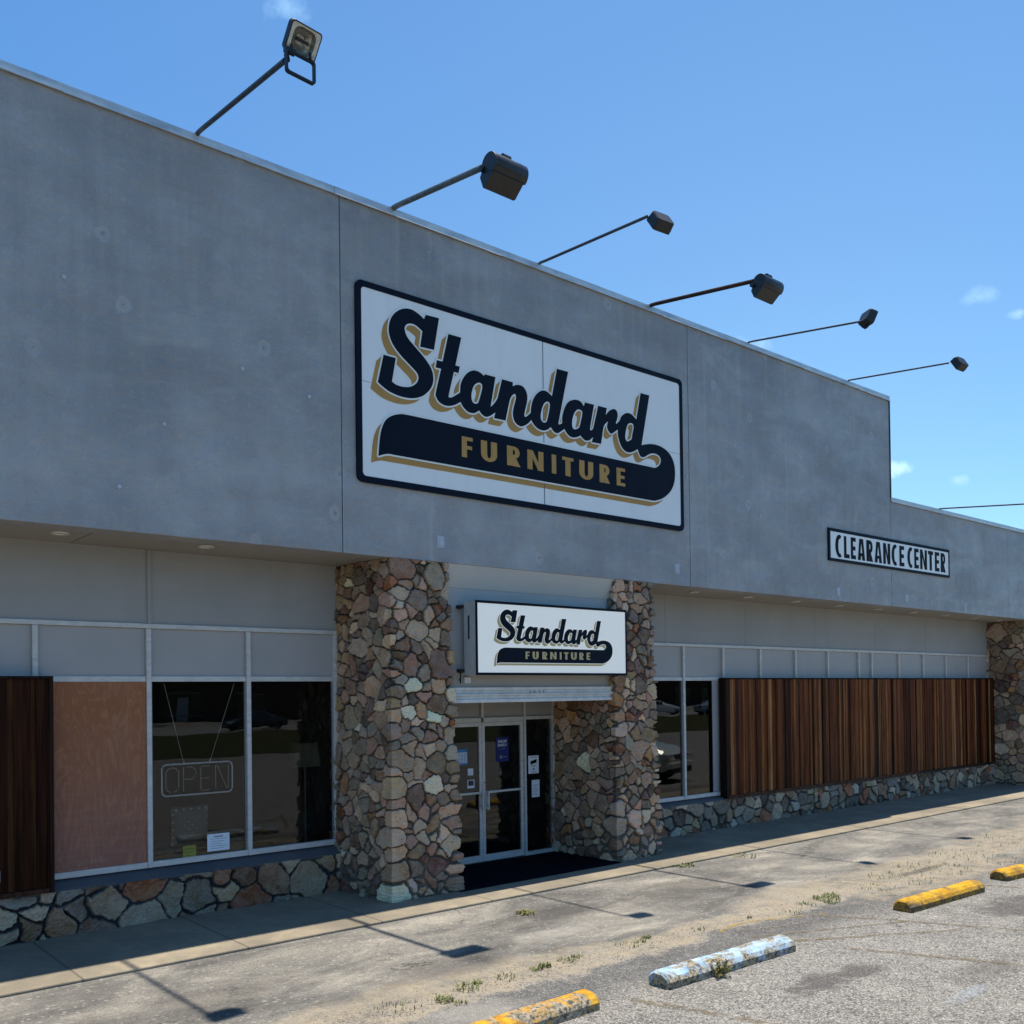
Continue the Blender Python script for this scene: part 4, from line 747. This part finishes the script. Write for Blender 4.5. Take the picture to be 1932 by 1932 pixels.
# ================================================================== THINGS AT AND BEHIND THE GLASS
# open sign: thin tube frame with tube lettering, hung from two chains
OS=empty('neon_open_sign',(4.345,W+.10,1.38),'unlit OPEN tube sign hanging on two thin chains behind the window','neon sign')
y=W+.085; MB().tube([(x,y,z) for x,z in rrect(3.925,4.765,1.375,1.735,.055,5)],.0085,8,closed=True).build('tube_frame','neon_white',OS)
def tubes(pl,m,name):
    b=MB()
    for q in pl: b.tube([(x,y,z) for x,z in q],.0058,6)
    b.build(name,m,OS)
zt,zb=1.695,1.415
el=[(4.045+.075*math.cos(a*math.pi/12),1.555+(.07 if math.sin(a*math.pi/12)>=0 else -.07)+.07*math.sin(a*math.pi/12)) for a in range(-5,18)]
tubes([el],'neon_red','letter_O')
tubes([[(4.175,zb),(4.175,zt),(4.27,zt),(4.31,zt-.03),(4.325,zt-.07),(4.31,zt-.115),(4.27,zt-.14),(4.185,zt-.14)]],'neon_red','letter_P')
tubes([[(4.495,zt),(4.39,zt),(4.38,zt-.02),(4.38,zb+.02),(4.39,zb),(4.495,zb)],[(4.385,1.555),(4.485,1.555)]],'neon_red','letter_E')
tubes([[(4.545,zb),(4.56,zb+.02),(4.56,zt),(4.58,zt),(4.70,zb),(4.715,zb+.01),(4.715,zt)]],'neon_red','letter_N')
c=MB(); c.tube([(4.18,y,1.74),(3.96,y,2.66)],.003,5); c.tube([(4.49,y,1.74),(4.80,y,2.66)],.003,5); c.build('chain','alu',OS)
c=MB(); c.tube([(4.175,y,1.725),(4.182,y,1.765)],.008,6); c.tube([(4.485,y,1.725),(4.495,y,1.765)],.008,6); c.build('hook','alu',OS)
def sheet_notice(name,x0,x1,z0,z1,y,m,label,lines=5,ink='grey_print',hd=True,cat='notice',group=None):
    o=MB().box(x0,x1,y-.0006,y,z0,z1).build(name,m); tag(o,label,cat,group); d=y-.0012
    b=MB(); h=z1-z0; w_=x1-x0
    if hd: b.box(x0+w_*.3,x1-w_*.3,d-.0001,d,z1-h*.2,z1-h*.13)
    for i in range(lines):
        zz=z1-h*(.30+.55*i/max(1,lines-1)); b.box(x0+w_*.14,x1-w_*(.14+.12*((i*37)%3)),d-.0001,d,zz-h*.012,zz+h*.012)
    b.build('printed_lines',ink,o); return o
GY=D-.004
sheet_notice('paper_notice',4.42,4.69,.70,.90,W+.008,'paper','white landscape paper notice low on the glass under the open sign',5)
yn=sheet_notice('paper_notice',4.13,4.285,.665,.80,W+.008,'yellow_paper','small yellow notice low on the window glass',3,'black',False)
o=MB().box(9.565,9.78,GY-.0005,GY,1.265,1.54).build('paper_notice','paper'); tag(o,'white portrait notice with a black slanted block, upper one on the sidelight','notice')
MB().add([(9.61,GY-.002,1.405),(9.735,GY-.002,1.43),(9.735,GY-.002,1.485),(9.61,GY-.002,1.455)],[(0,1,2,3)]).build('black_block','black',o)
MB().box(9.60,9.74,GY-.0022,GY-.002,1.512,1.520).box(9.62,9.72,GY-.0022,GY-.002,1.378,1.388).box(9.655,9.69,GY-.0022,GY-.002,1.32,1.35).box(9.62,9.73,GY-.0022,GY-.002,1.288,1.295).build('printed_lines','grey_print',o)
hn=sheet_notice('paper_notice',9.628,9.79,.90,1.165,GY,'paper','white notice in a dark holder, lower one on the sidelight',7,'grey_print',False)
MB().box(9.612,9.628-.0005,GY-.004,GY,.885,1.18).box(9.7905,9.806,GY-.004,GY,.885,1.18).build('holder_edge','lamp_black',hn)
GD=D-.006
o=MB().box(8.93,9.175,GD-.0005,GD,1.485,1.845).build('poster','royal'); tag(o,'royal blue poster with pale lettering on the right door','poster')
text_mesh('SHOP',.062,'lettering','paper',o,(9.052,GD-.002,1.762),1,.001,1.15); text_mesh('SAFELY',.052,'lettering','paper',o,(9.052,GD-.002,1.712),1,.001,1.1)
MB().box(8.99,9.01,GD-.0022,GD-.002,1.67,1.68).box(9.05,9.06,GD-.0022,GD-.002,1.66,1.69).box(9.09,9.11,GD-.0022,GD-.002,1.67,1.68).box(9.0,9.045,GD-.0022,GD-.002,1.53,1.575).box(9.06,9.13,GD-.0022,GD-.002,1.548,1.556).build('emblem','grey_print',o)
o=MB().box(8.13,8.395,GD-.0005,GD,1.475,1.705).build('hours_poster','blue_print'); tag(o,'blue and white opening-hours chart on the left door','poster')
h=MB(); h.box(8.145,8.383,GD-.0022,GD-.002,1.50,1.655); h.build('chart_field','paper',o)
h=MB()
for i in range(7):
    for j in range(4): h.box(8.155+.056*j,8.20+.056*j,GD-.0026,GD-.0024,1.508+.0205*i,1.518+.0205*i)
h.box(8.17,8.36,GD-.0026,GD-.0024,1.672,1.69); h.build('printed_lines','blue_print',o)
sheet_notice('sticker',8.395,8.495,1.315,1.415,GD,'paper','small white sticker on the left door glass, below the hours chart',3,'grey_print',False,'sticker')
o=sheet_notice('sticker',8.385,8.515,1.13,1.25,GD,'paper','small square sticker with a dark centre on the left door, just above the push bar',1,'grey_print',False,'sticker')
MB().box(8.40,8.50,GD-.0028,GD-.0026,1.165,1.24).build('dark_centre','lamp_black',o)
# entrance mat
o=MB().box(7.16,10.06,-.16,1.22,.029,.040).build('entrance_mat','mat'); tag(o,'black-navy carpet mat filling the entrance recess','mat')
# ================================================================== SHOWROOM FURNITURE (seen dimly)
def cush(root,name,m,x0,x1,y0,y1,z0,z1,bev=.06): return MB().box(x0,x1,y0,y1,z0,z1).build(name,m,root,bev)
MT['linen']=flatmat('grey_linen',(.10,.095,.085),.9,.1,0,.3,20)
g=G('diamond_pattern_fabric',.9,.1); v=g.vor(16,g.vec((1,1,1),rot=(0,R(45),0)),rnd=.0); g.col(g.mix(g.mr(v,.25,.35,0,1),(.34,.32,.29),(.12,.115,.105))); MT['pattern']=g.m
MT['shade']=flatmat('lamp_shade_cloth',(.20,.19,.14),.9,.1)
sf=empty('sofa',(3.9,2.3,.03),'grey linen sofa standing inside the left window','sofa')
cush(sf,'seat','linen',2.9,5.0,1.75,2.6,.22,.46); cush(sf,'backrest','linen',2.9,5.0,1.38,1.72,.10,.80); cush(sf,'armrest','linen',2.68,2.89,1.4,2.6,.12,.62); cush(sf,'armrest','linen',5.01,5.22,1.4,2.6,.12,.62)
for x in (2.75,5.15):
    for yy in (1.45,2.55): MB().tube([(x,yy,.032),(x,yy,.13)],.025,8).build('leg','lamp_black',sf)
o=MB()
nn_=12; vs=[];fs=[]
for sgn in (-1,1):
    for i in range(nn_+1):
        for j in range(nn_+1):
            a,bq=i/nn_*2-1,j/nn_*2-1; th=.075*(1-a**4)**.5*(1-bq**4)**.5; px=a*.23*(1-.10*(1-abs(bq))**.6*0-.06*(1-bq*bq)); pz=bq*.23*(1-.06*(1-a*a)); vs.append((4.28+px,1.28+sgn*th,1.01+pz))
M1=(nn_+1)**2
for k in (0,1):
    for i in range(nn_):
        for j in range(nn_): fs.append((k*M1+i*(nn_+1)+j,k*M1+(i+1)*(nn_+1)+j,k*M1+(i+1)*(nn_+1)+j+1,k*M1+i*(nn_+1)+j+1))
o=MB().add(vs,fs).build('patterned_cushion','pattern',None,smooth=True,fix=True); tag(o,'diamond-patterned cushion propped on the sofa back under the open sign','cushion')
lp=empty('table_lamp',(7.0,3.6,.03),'floor lamp with a pale drum shade standing dimly inside the second window','lamp')
MB().tube([(7.0,3.6,.035),(7.0,3.6,.06)],.17,20).build('base','lamp_black',lp); MB().tube([(7.0,3.6,.06),(7.0,3.6,1.5)],.014,8).build('pole','alu_dark',lp); MB().tube([(7.0,3.6,1.42),(7.0,3.6,1.78)],[.24,.20],24).build('shade','shade',lp)
# ================================================================== WHEEL STOPS
def wheel_stop(cx,cy,ang,L,mt,label,seed,wd=.215,hh=.13):
    rs=np.random.RandomState(seed); prof=[(-wd*.56,0),(-wd*.555,hh*.46),(-wd*.44,hh*.74),(-wd*.25,hh*.96),(wd*.22,hh*1.0),(wd*.42,hh*.76),(wd*.55,hh*.48),(wd*.57,0)]
    # densify profile and length
    pr=[]
    for i in range(len(prof)-1):
        a,b_=prof[i],prof[i+1]
        for k in range(5): pr.append((a[0]+(b_[0]-a[0])*k/5,a[1]+(b_[1]-a[1])*k/5))
    pr.append(prof[-1]); n=len(pr); ns=90; vs=[];fs=[]
    ca,sa=math.cos(ang),math.sin(ang)
    P=[]
    for s in range(ns+1):
        l=-L/2+L*s/ns; e=min(s,ns-s)/ns*L; sh=1-.16*max(0,1-e/.03)**2
        for y_,z_ in pr: P.append((l*(1 if 0<s<ns else 1),y_*sh,z_*sh))
    P=np.array(P); nz=(snoise(P,2.2,seed,14)*.0022+snoise(P,24,seed+1,14)*.0011); chips=np.maximum(0,snoise(P,7,seed+2,14)-1.5)*.010
    d=P.copy(); d[:,0]=0; d/=np.linalg.norm(d,axis=1)[:,None]+1e-9; up=(P[:,2]>.004)[:,None]; P=P+d*(nz-chips)[:,None]*up
    P[:,0]+=np.where(np.abs(np.abs(P[:,0])-L/2)<1e-6,snoise(P,14,seed+4)*.006,0)
    for p in P: vs.append((cx+p[0]*ca-p[1]*sa,cy+p[0]*sa+p[1]*ca,max(0.001,p[2]+.001)))
    fs=[(s*n+i,(s+1)*n+i,(s+1)*n+i+1,s*n+i+1) for s in range(ns) for i in range(n-1)]+[tuple(range(n-1,-1,-1)),tuple(ns*n+i for i in range(n))]
    o=MB().add(vs,fs).build('wheel_stop',mt,fix=True); tag(o,label,'wheel stop','concrete wheel stops along the parking row'); return o
def ws(x0,y0,x1,y1,*a,**k): return wheel_stop((x0+x1)/2,(y0+y1)/2+.085,math.atan2(y1-y0,x1-x0),math.hypot(x1-x0,y1-y0),*a,**k)
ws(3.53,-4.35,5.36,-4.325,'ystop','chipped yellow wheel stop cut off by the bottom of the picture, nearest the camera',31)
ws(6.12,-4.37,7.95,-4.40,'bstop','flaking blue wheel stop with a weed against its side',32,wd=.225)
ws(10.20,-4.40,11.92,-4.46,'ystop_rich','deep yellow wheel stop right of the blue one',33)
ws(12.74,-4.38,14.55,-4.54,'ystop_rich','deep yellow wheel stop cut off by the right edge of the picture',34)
# ================================================================== WEEDS AND GRIT
def tuft(mb,x,y,z,r,h,n,rs,spread=1.0,wl=.006):
    for i in range(n):
        a=rs.uniform(0,2*math.pi); q=r*math.sqrt(rs.random()); bx,by=x+q*math.cos(a),y+q*math.sin(a); hh=h*rs.uniform(.4,1); ln=rs.uniform(.2,1)*spread*hh; a2=rs.uniform(0,2*math.pi); w2=wl*rs.uniform(.6,1.4)
        dx,dy=math.cos(a2),math.sin(a2); nx,ny=-dy*w2,dx*w2
        m_=(bx+dx*ln*.35,by+dy*ln*.35,z+hh*.65); t_=(bx+dx*ln,by+dy*ln,z+hh)
        mb.add([(bx-nx*.5,by-ny*.5,z),(bx+nx*.5,by+ny*.5,z),(m_[0]+nx,m_[1]+ny,m_[2]),(m_[0]-nx,m_[1]-ny,m_[2]),t_],[(0,1,2,3),(3,2,4)])
rs=random.Random(3)
gm=MB()
for x,y,r,n in ((4.20,-3.24,.16,60),(4.57,-3.34,.07,110),(4.62,-3.50,.05,50),(4.9,-3.22,.10,90),(5.05,-3.16,.04,60),(5.35,-3.22,.08,40),(5.70,-3.21,.05,70),(5.82,-3.19,.05,90),(6.1,-3.2,.08,60),(6.25,-3.17,.05,50),(6.9,-3.2,.1,40),(7.26,-3.14,.04,70),(7.1,-3.2,.06,40),(7.9,-3.28,.08,30),(8.72,-3.34,.025,22),(9.75,-3.4,.1,50),(10.13,-3.42,.13,160),(10.35,-3.35,.10,110),(10.0,-3.55,.06,60),(11.2,-3.5,.2,60),(12.0,-3.4,.35,110),(12.9,-3.35,.40,140),(14.2,-3.35,.5,120),(16,-3.2,.7,120),(9.3,-3.5,.1,25)): tuft(gm,x,y,.0,r*1.25,.050 if n>80 else .036,int(n*.9),rs,1.4,.0042)
tag(gm.build('grass','leaf'),'thin green grass sprouting along the gritty seam in the asphalt','grass',kind='stuff')
for x,y,r,h,n,m,lab in ((10.63,-.84,.16,.045,90,'leaf','flat green weed at the pavement edge right of the entrance'),(7.05,-1.50,.11,.04,80,'dryleaf','yellowish weed growing from the start of a crack in the apron'),(11.9,-.95,.22,.035,60,'dryleaf','sparse weed lying at the pavement edge in front of the right windows')):
    b_=MB(); tuft(b_,x,y,0.0,r,h,n,rs,2.0,.008); tag(b_.build('weed',m),lab,'weed')
b_=MB()
for k in range(26):
    a=rs.uniform(0,6.28); q=rs.uniform(0,.07); tx,ty=6.74+q*math.cos(a),-4.455+.5*q*math.sin(a); hgt=rs.uniform(.05,.16)
    ex,ey=tx+rs.uniform(-.06,.06),ty+rs.uniform(-.08,.04); b_.tube([(tx,ty,0),(ex,ey,hgt)],.0018,4)
    for j in range(16):
        t_=rs.uniform(.2,1); cx_,cy_,cz_=tx+(ex-tx)*t_,ty+(ey-ty)*t_,hgt*t_; s_=rs.uniform(.006,.014); v1=Vector((rs.uniform(-1,1),rs.uniform(-1,1),rs.uniform(-.4,1))).normalized()*s_; v2=v1.cross(Vector((rs.uniform(-1,1),rs.uniform(-1,1),rs.uniform(-1,1)))).normalized()*s_*.6
        c_=Vector((cx_,cy_,cz_)); b_.add([c_,c_+v1+v2,c_+v1*1.8,c_+v1-v2],[(0,1,2,3)])
tag(b_.build('bushy_weed','dryleaf'),'small bushy olive weed growing against the blue wheel stop','weed')
pb=MB()
def pebble(x,y,s):
    z=s*.3; a=[rs.uniform(.6,1.2)*s for _ in range(6)]
    pb.add([(x+a[0],y,z),(x,y+a[1],z),(x-a[2],y,z*.9),(x,y-a[3],z),(x,y,z+a[4]*.6),(x,y,0)],[(0,1,4),(1,2,4),(2,3,4),(3,0,4),(1,0,5),(2,1,5),(3,2,5),(0,3,5)])
for k in range(2600): 
    x=3.6+14*rs.random()**1.5; pebble(x,-3.30+rs.gauss(0,.16),rs.uniform(.003,.010))
for k in range(1500): pebble(3+12*rs.random()**1.3,-6.8+6*rs.random(),rs.uniform(.002,.008))
tag(pb.build('gravel','pebble'),'loose grit and small stones scattered over the seam and the lot','gravel',kind='stuff')
# ================================================================== ACROSS THE LOT (seen mirrored in the glass)
def car(cx,cy,head,paint,label,L=4.7,Wd=1.82,Ht=1.72,suv=True,name='parked_suv'):
    """front points along local +X"""
    root=empty(name,(cx,cy,0),label,'car')
    ca,sa=math.cos(head),math.sin(head)
    T=lambda p:(cx+p[0]*ca-p[1]*sa,cy+p[0]*sa+p[1]*ca,p[2])
    hz=.98 if suv else .82; bz=1.08 if suv else .93
    # stations: s, half width, bottom, belt, top, top half width
    f=L/2
    if suv: st=[(-f,.70,.50,.95,1.02,.62),(-f+.08,.84,.38,1.05,1.50,.60),(-f+.35,.90,.32,bz,Ht-.06,.62),(-f+1.0,.91,.26,bz,Ht,.64),(-f+2.2,.91,.26,bz-.01,Ht,.65),(-f+2.75,.91,.26,bz-.02,Ht-.07,.64),(-f+3.45,.91,.27,1.02,1.13,.72),(-f+3.6,.91,.28,1.0,1.08,.74),(-f+4.2,.88,.30,.92,1.0,.70),(-f+4.5,.82,.32,.80,.90,.66),(f-.06,.74,.36,.70,.78,.62),(f,.62,.42,.62,.66,.56)]
    else: st=[(-f,.70,.42,.80,.86,.60),(-f+.12,.82,.30,.90,.98,.66),(-f+.75,.88,.24,.94,1.02,.66),(-f+1.35,.89,.22,bz,Ht-.06,.56),(-f+1.9,.89,.22,bz-.01,Ht,.60),(-f+2.5,.89,.22,bz-.03,Ht-.04,.60),(-f+3.25,.89,.22,.88,.96,.68),(-f+3.9,.86,.24,.80,.88,.68),(-f+4.35,.80,.26,.70,.78,.64),(f-.05,.72,.32,.60,.66,.60),(f,.62,.38,.52,.56,.52)]
    rings=[]
    for s,hw,b0,be,tp,tw in st:
        half=[(hw*.86,b0),(hw,b0+.12),(hw*1.0,(b0+be)/2+.05),(hw*.97,be),(tw+.02,tp-.05*min(1,(tp-be)*3)),(tw*.72,tp)]
        rings.append([(s,-y,z) for y,z in half]+[(s,y,z) for y,z in reversed(half)])
    n=len(rings[0]); vs=[T(p) for r_ in rings for p in r_]; body=MB(); glass=MB(); 
    fb=[];fg=[]
    for i in range(len(rings)-1):
        mid=(st[i][4]-st[i][3]+st[i+1][4]-st[i+1][3])/2
        for j in range(n-1):
            q=(i*n+j,(i+1)*n+j,(i+1)*n+j+1,i*n+j+1)
            side=j in (3,n-5); top=j in (5,) or j in(4,6)
            screen_=(abs(st[i][4]-st[i+1][4])>.35)
            if (side and mid>.28) or (top and screen_ ): fg.append(q)
            else: fb.append(q)
    fb.append(tuple(range(n-1,-1,-1))); fb.append(tuple((len(rings)-1)*n+j for j in range(n)))
    bo=MB().add(vs,fb).build('body',paint,root,smooth=False,fix=True)
    MB().add(vs,fg).build('window','car_glass',root)
    pm=MB()
    for s in (-f+1.05,-f+2.15): 
        for sg in (-1,1): pm.add([T(p) for p in ((s-.03,sg*.885,bz),(s+.03,sg*.885,bz),(s+.03,sg*.67,Ht-.05),(s-.03,sg*.67,Ht-.05))],[(0,1,2,3)])
    pm.build('pillar',paint,root)
    for s in (-f+.85,f-.90):
        for sg in (-1,1):
            y0,y1=sg*.66,sg*.90; m=MB(); r_=.36 if suv else .32; sg_=22
            a=[(s+r_*math.cos(t*6.2832/sg_),y0,r_+r_*math.sin(t*6.2832/sg_)) for t in range(sg_)]; b=[(p[0],y1,p[2]) for p in a]
            m.add([T(p) for p in a+b],[(i,(i+1)%sg_,sg_+(i+1)%sg_,sg_+i) for i in range(sg_)]+[tuple(range(sg_)),tuple(range(sg_,2*sg_))]); w_=m.build('wheel','rub',root,.02,fix=True)
            m=MB(); r2_=r_*.62; a=[(s+r2_*math.cos(t*6.2832/sg_),y1+sg*.004,r_+r2_*math.sin(t*6.2832/sg_)) for t in range(sg_)]; c0=(s,y1-sg*.03,r_); m.add([T(p) for p in a+[c0]],[(i,(i+1)%sg_,sg_) for i in range(sg_)]); m.build('rim','alu',w_,fix=True)
    zf=st[-3][3]
    def bx(name_,m,x0,x1,y0,y1,z0,z1,bev=.015):
        o=MB(); vs_=[(x0,y0,z0),(x1,y0,z0),(x1,y1,z0),(x0,y1,z0),(x0,y0,z1),(x1,y0,z1),(x1,y1,z1),(x0,y1,z1)]
        o.add([T(p) for p in vs_],[(0,3,2,1),(4,5,6,7),(0,1,5,4),(1,2,6,5),(2,3,7,6),(3,0,4,7)]); return o.build(name_,m,root,bev)
    hl=.66 if suv else .56
    for sg in (-1,1):
        bx('headlight','headlight',f-.34,f-.02,min(sg*.80,sg*.46),max(sg*.80,sg*.46),hl,hl+.15,.03)
        bx('door_mirror',paint,-f+3.2,-f+3.32,min(sg*.90,sg*1.06),max(sg*.90,sg*1.06),bz-.02,bz+.12,.03)
        bx('tail_light','tail_light',-f-.005,-f+.12,min(sg*.66,sg*.80),max(sg*.66,sg*.80),.74,.98,.02)
    bx('grille','lamp_black',f-.15,f+.015,-.40,.40,hl-.02,hl+.13,.01)
    bx('front_bumper',paint,f-.16,f+.05,-.74,.74,.40,.58,.04); bx('lower_intake','lamp_black',f-.12,f+.03,-.66,.66,.26,.395,.02)
    return root
MT['car_glass']=flatmat('dark_car_glass',(.01,.012,.015),.08,.8,0,.05)
def carpaint(n,c,metal=.4): 
    g=G(n,.28,.6,metal); g.p.inputs['Coat Weight'].default_value=.8; g.col(g.mix(g.mr(g.noise(3,3),.3,.7,0,.1),c,tuple(x*.8 for x in c))); MT[n]=g.m
carpaint('silver_green_paint',(.74,.76,.66),.1); carpaint('white_paint',(.75,.75,.74),0); carpaint('black_paint',(.012,.012,.014),.1); carpaint('grey_blue_paint',(.30,.36,.42),.3)
MT['headlight']=flatmat('headlight_lens',(.60,.62,.60),.12,.8,.3); MT['tail_light']=flatmat('tail_lens',(.25,.01,.01),.2,.6)
car(19.70,-7.28,R(75),'silver_green_paint','silver-green sport utility car parked nose-in, mirrored in the window right of the entrance')
car(82.5,-59.5,R(28),'white_paint','white sedan on the far road, the left one mirrored in the right window',4.6,1.8,1.42,False,'parked_car')
car(79.5,-51.0+1.6,R(24),'grey_blue_paint','pale blue-grey sedan by the far road, mirrored beside the white one',4.6,1.8,1.42,False,'parked_car')
car(31.0,-54.6,R(185),'black_paint','black sedan on the near side of the far road',4.6,1.8,1.42,False,'parked_car')
# low brick building across the road
MT['brick']=flatmat('dark_brown_brick',(.075,.050,.040),.9,.1,0,.4,3); MT['roofpale']=flatmat('pale_metal_roof',(.40,.44,.44),.5,.3,0,.1,1); MT['shop_glass']=flatmat('dark_shop_glass',(.012,.013,.015),.1,.6)
def far_building(x0,x1,y0,h,label,pal='brick',step=7):
    root=empty('roadside_building',((x0+x1)/2,y0,0),label,'building')
    MB().box(x0,x1,y0-14,y0,0,h).build('wall',pal,root)
    MB().box(x0-1,x1+1,y0-15,y0+1.6,h+.01,h+.45).build('roof','lamp_black',root)
    k=int((x1-x0)//step)
    for i in range(k):
        a=x0+1+i*step; o=MB().box(a,a+step*.5,y0+.01,y0+.08,.7,2.7).build('window','shop_glass',root); MB().box(a-.1,a+step*.5+.1,y0+.015,y0+.14,2.701,2.85).box(a-.1,a+step*.5+.1,y0+.015,y0+.14,.55,.699).build('frame','alu_dark',o)
    MB().box(x0+2,x0+3.1,y0+.01,y0+.1,.02,2.2).build('door','roofpale',root)
    return root
far_building(-60,26,-80,6.2,'long low dark brick building across the road, opposite the left windows')
far_building(34,84,-83,7.0,'dark brick building across the road, opposite the store entrance')
far_building(92,165,-90,8.2,'tall dark brick building across the road, farthest to the right')
def tree(x,y,h,seed,label):
    rs=random.Random(seed); root=empty('roadside_tree',(x,y,0),label,'tree','trees along the far road')
    t=MB(); t.tube([(x,y,0),(x+.1,y,h*.25),(x-.05,y+.1,h*.5),(x,y,h*.8)],[.28,.22,.16,.06],10)
    tips=[]
    for k in range(9):
        a=k*2.4; z=h*(.32+.05*k); ex,ey,ez=x+math.cos(a)*h*.26,y+math.sin(a)*h*.26,z+h*.18; t.tube([(x,y,z),((x+ex)/2,(y+ey)/2,(z+ez)/2+.2),(ex,ey,ez)],[.10,.07,.03],6); tips.append((ex,ey,ez))
    t.build('trunk','bark',root); c=MB(); tips+=[(x+rs.gauss(0,h*.13),y+rs.gauss(0,h*.13),h*rs.uniform(.55,.98)) for _ in range(16)]
    for i in range(4200):
        tx,ty,tz=tips[rs.randrange(len(tips))]; r_=h*.105; p=Vector((tx+rs.gauss(0,r_),ty+rs.gauss(0,r_),tz+rs.gauss(0,r_*.75))); a=Vector((rs.gauss(0,1),rs.gauss(0,1),rs.gauss(0,1))).normalized()*rs.uniform(.10,.22); b=a.cross(Vector((rs.gauss(0,1),rs.gauss(0,1),rs.gauss(0,1)))).normalized()*.11
        c.add([p,p+a+b,p+a*2,p+a-b],[(0,1,2,3)])
    c.build('crown','treeleaf',root)
for i,(x,y,h,l) in enumerate(((8,-74,9,'leafy tree across the road beside the long low building'),(29.5,-76,10,'leafy tree in the gap between the two nearer roadside buildings'),(70,-77,9.5,'leafy tree in front of the middle roadside building'),(88,-80,11,'tallest leafy tree, in the gap before the farthest building'))): tree(x,y,h,40+i,l)
for o in list(bpy.data.objects):
    if o.type in('MESH','EMPTY') and o.parent is None and not o.get('label') and not o.get('kind'): print('UNTAGGED',o.name)
# pieces that stand apart become parts of their own
def split_loose(o):
    me=o.data; n=len(me.vertices); par=list(range(n))
    def f(a):
        while par[a]!=a: par[a]=par[par[a]]; a=par[a]
        return a
    for e in me.edges:
        a,b=f(e.vertices[0]),f(e.vertices[1])
        if a!=b: par[a]=b
    gr={}
    for p in me.polygons: gr.setdefault(f(p.vertices[0]),[]).append(p)
    if len(gr)<2: return
    for k,ps in gr.items():
        ids=sorted({v for p in ps for v in p.vertices}); mp={v:i for i,v in enumerate(ids)}
        m2=bpy.data.meshes.new(o.name); m2.from_pydata([me.vertices[v].co[:] for v in ids],[],[[mp[v] for v in p.vertices] for p in ps])
        for m in me.materials: m2.materials.append(m)
        q=bpy.data.objects.new(o.name.split('.')[0],m2); COL.objects.link(q); q.parent=o.parent; q.matrix_parent_inverse=o.matrix_parent_inverse.copy()
        for md in o.modifiers:
            b=q.modifiers.new('bevel','BEVEL'); b.width=md.width; b.segments=2; b.limit_method='ANGLE'; b.angle_limit=R(35)
    bpy.data.objects.remove(o)
SPL={'coping','upper_wall','soffit','cover_strip','joint_shadow_gap','mullion','head_rail','sill_rail','joint_sealant','joint_edge','stem_wall','side_wall','old_anchor','chain','hook','hinge','block_lettering','pillar','glazing_stop','holder_edge','sheet_joint','junction_plate','mounting_bracket'}
for o in [o for o in list(bpy.data.objects) if o.type=='MESH' and o.name.split('.')[0] in SPL and not o.children]: split_loose(o)
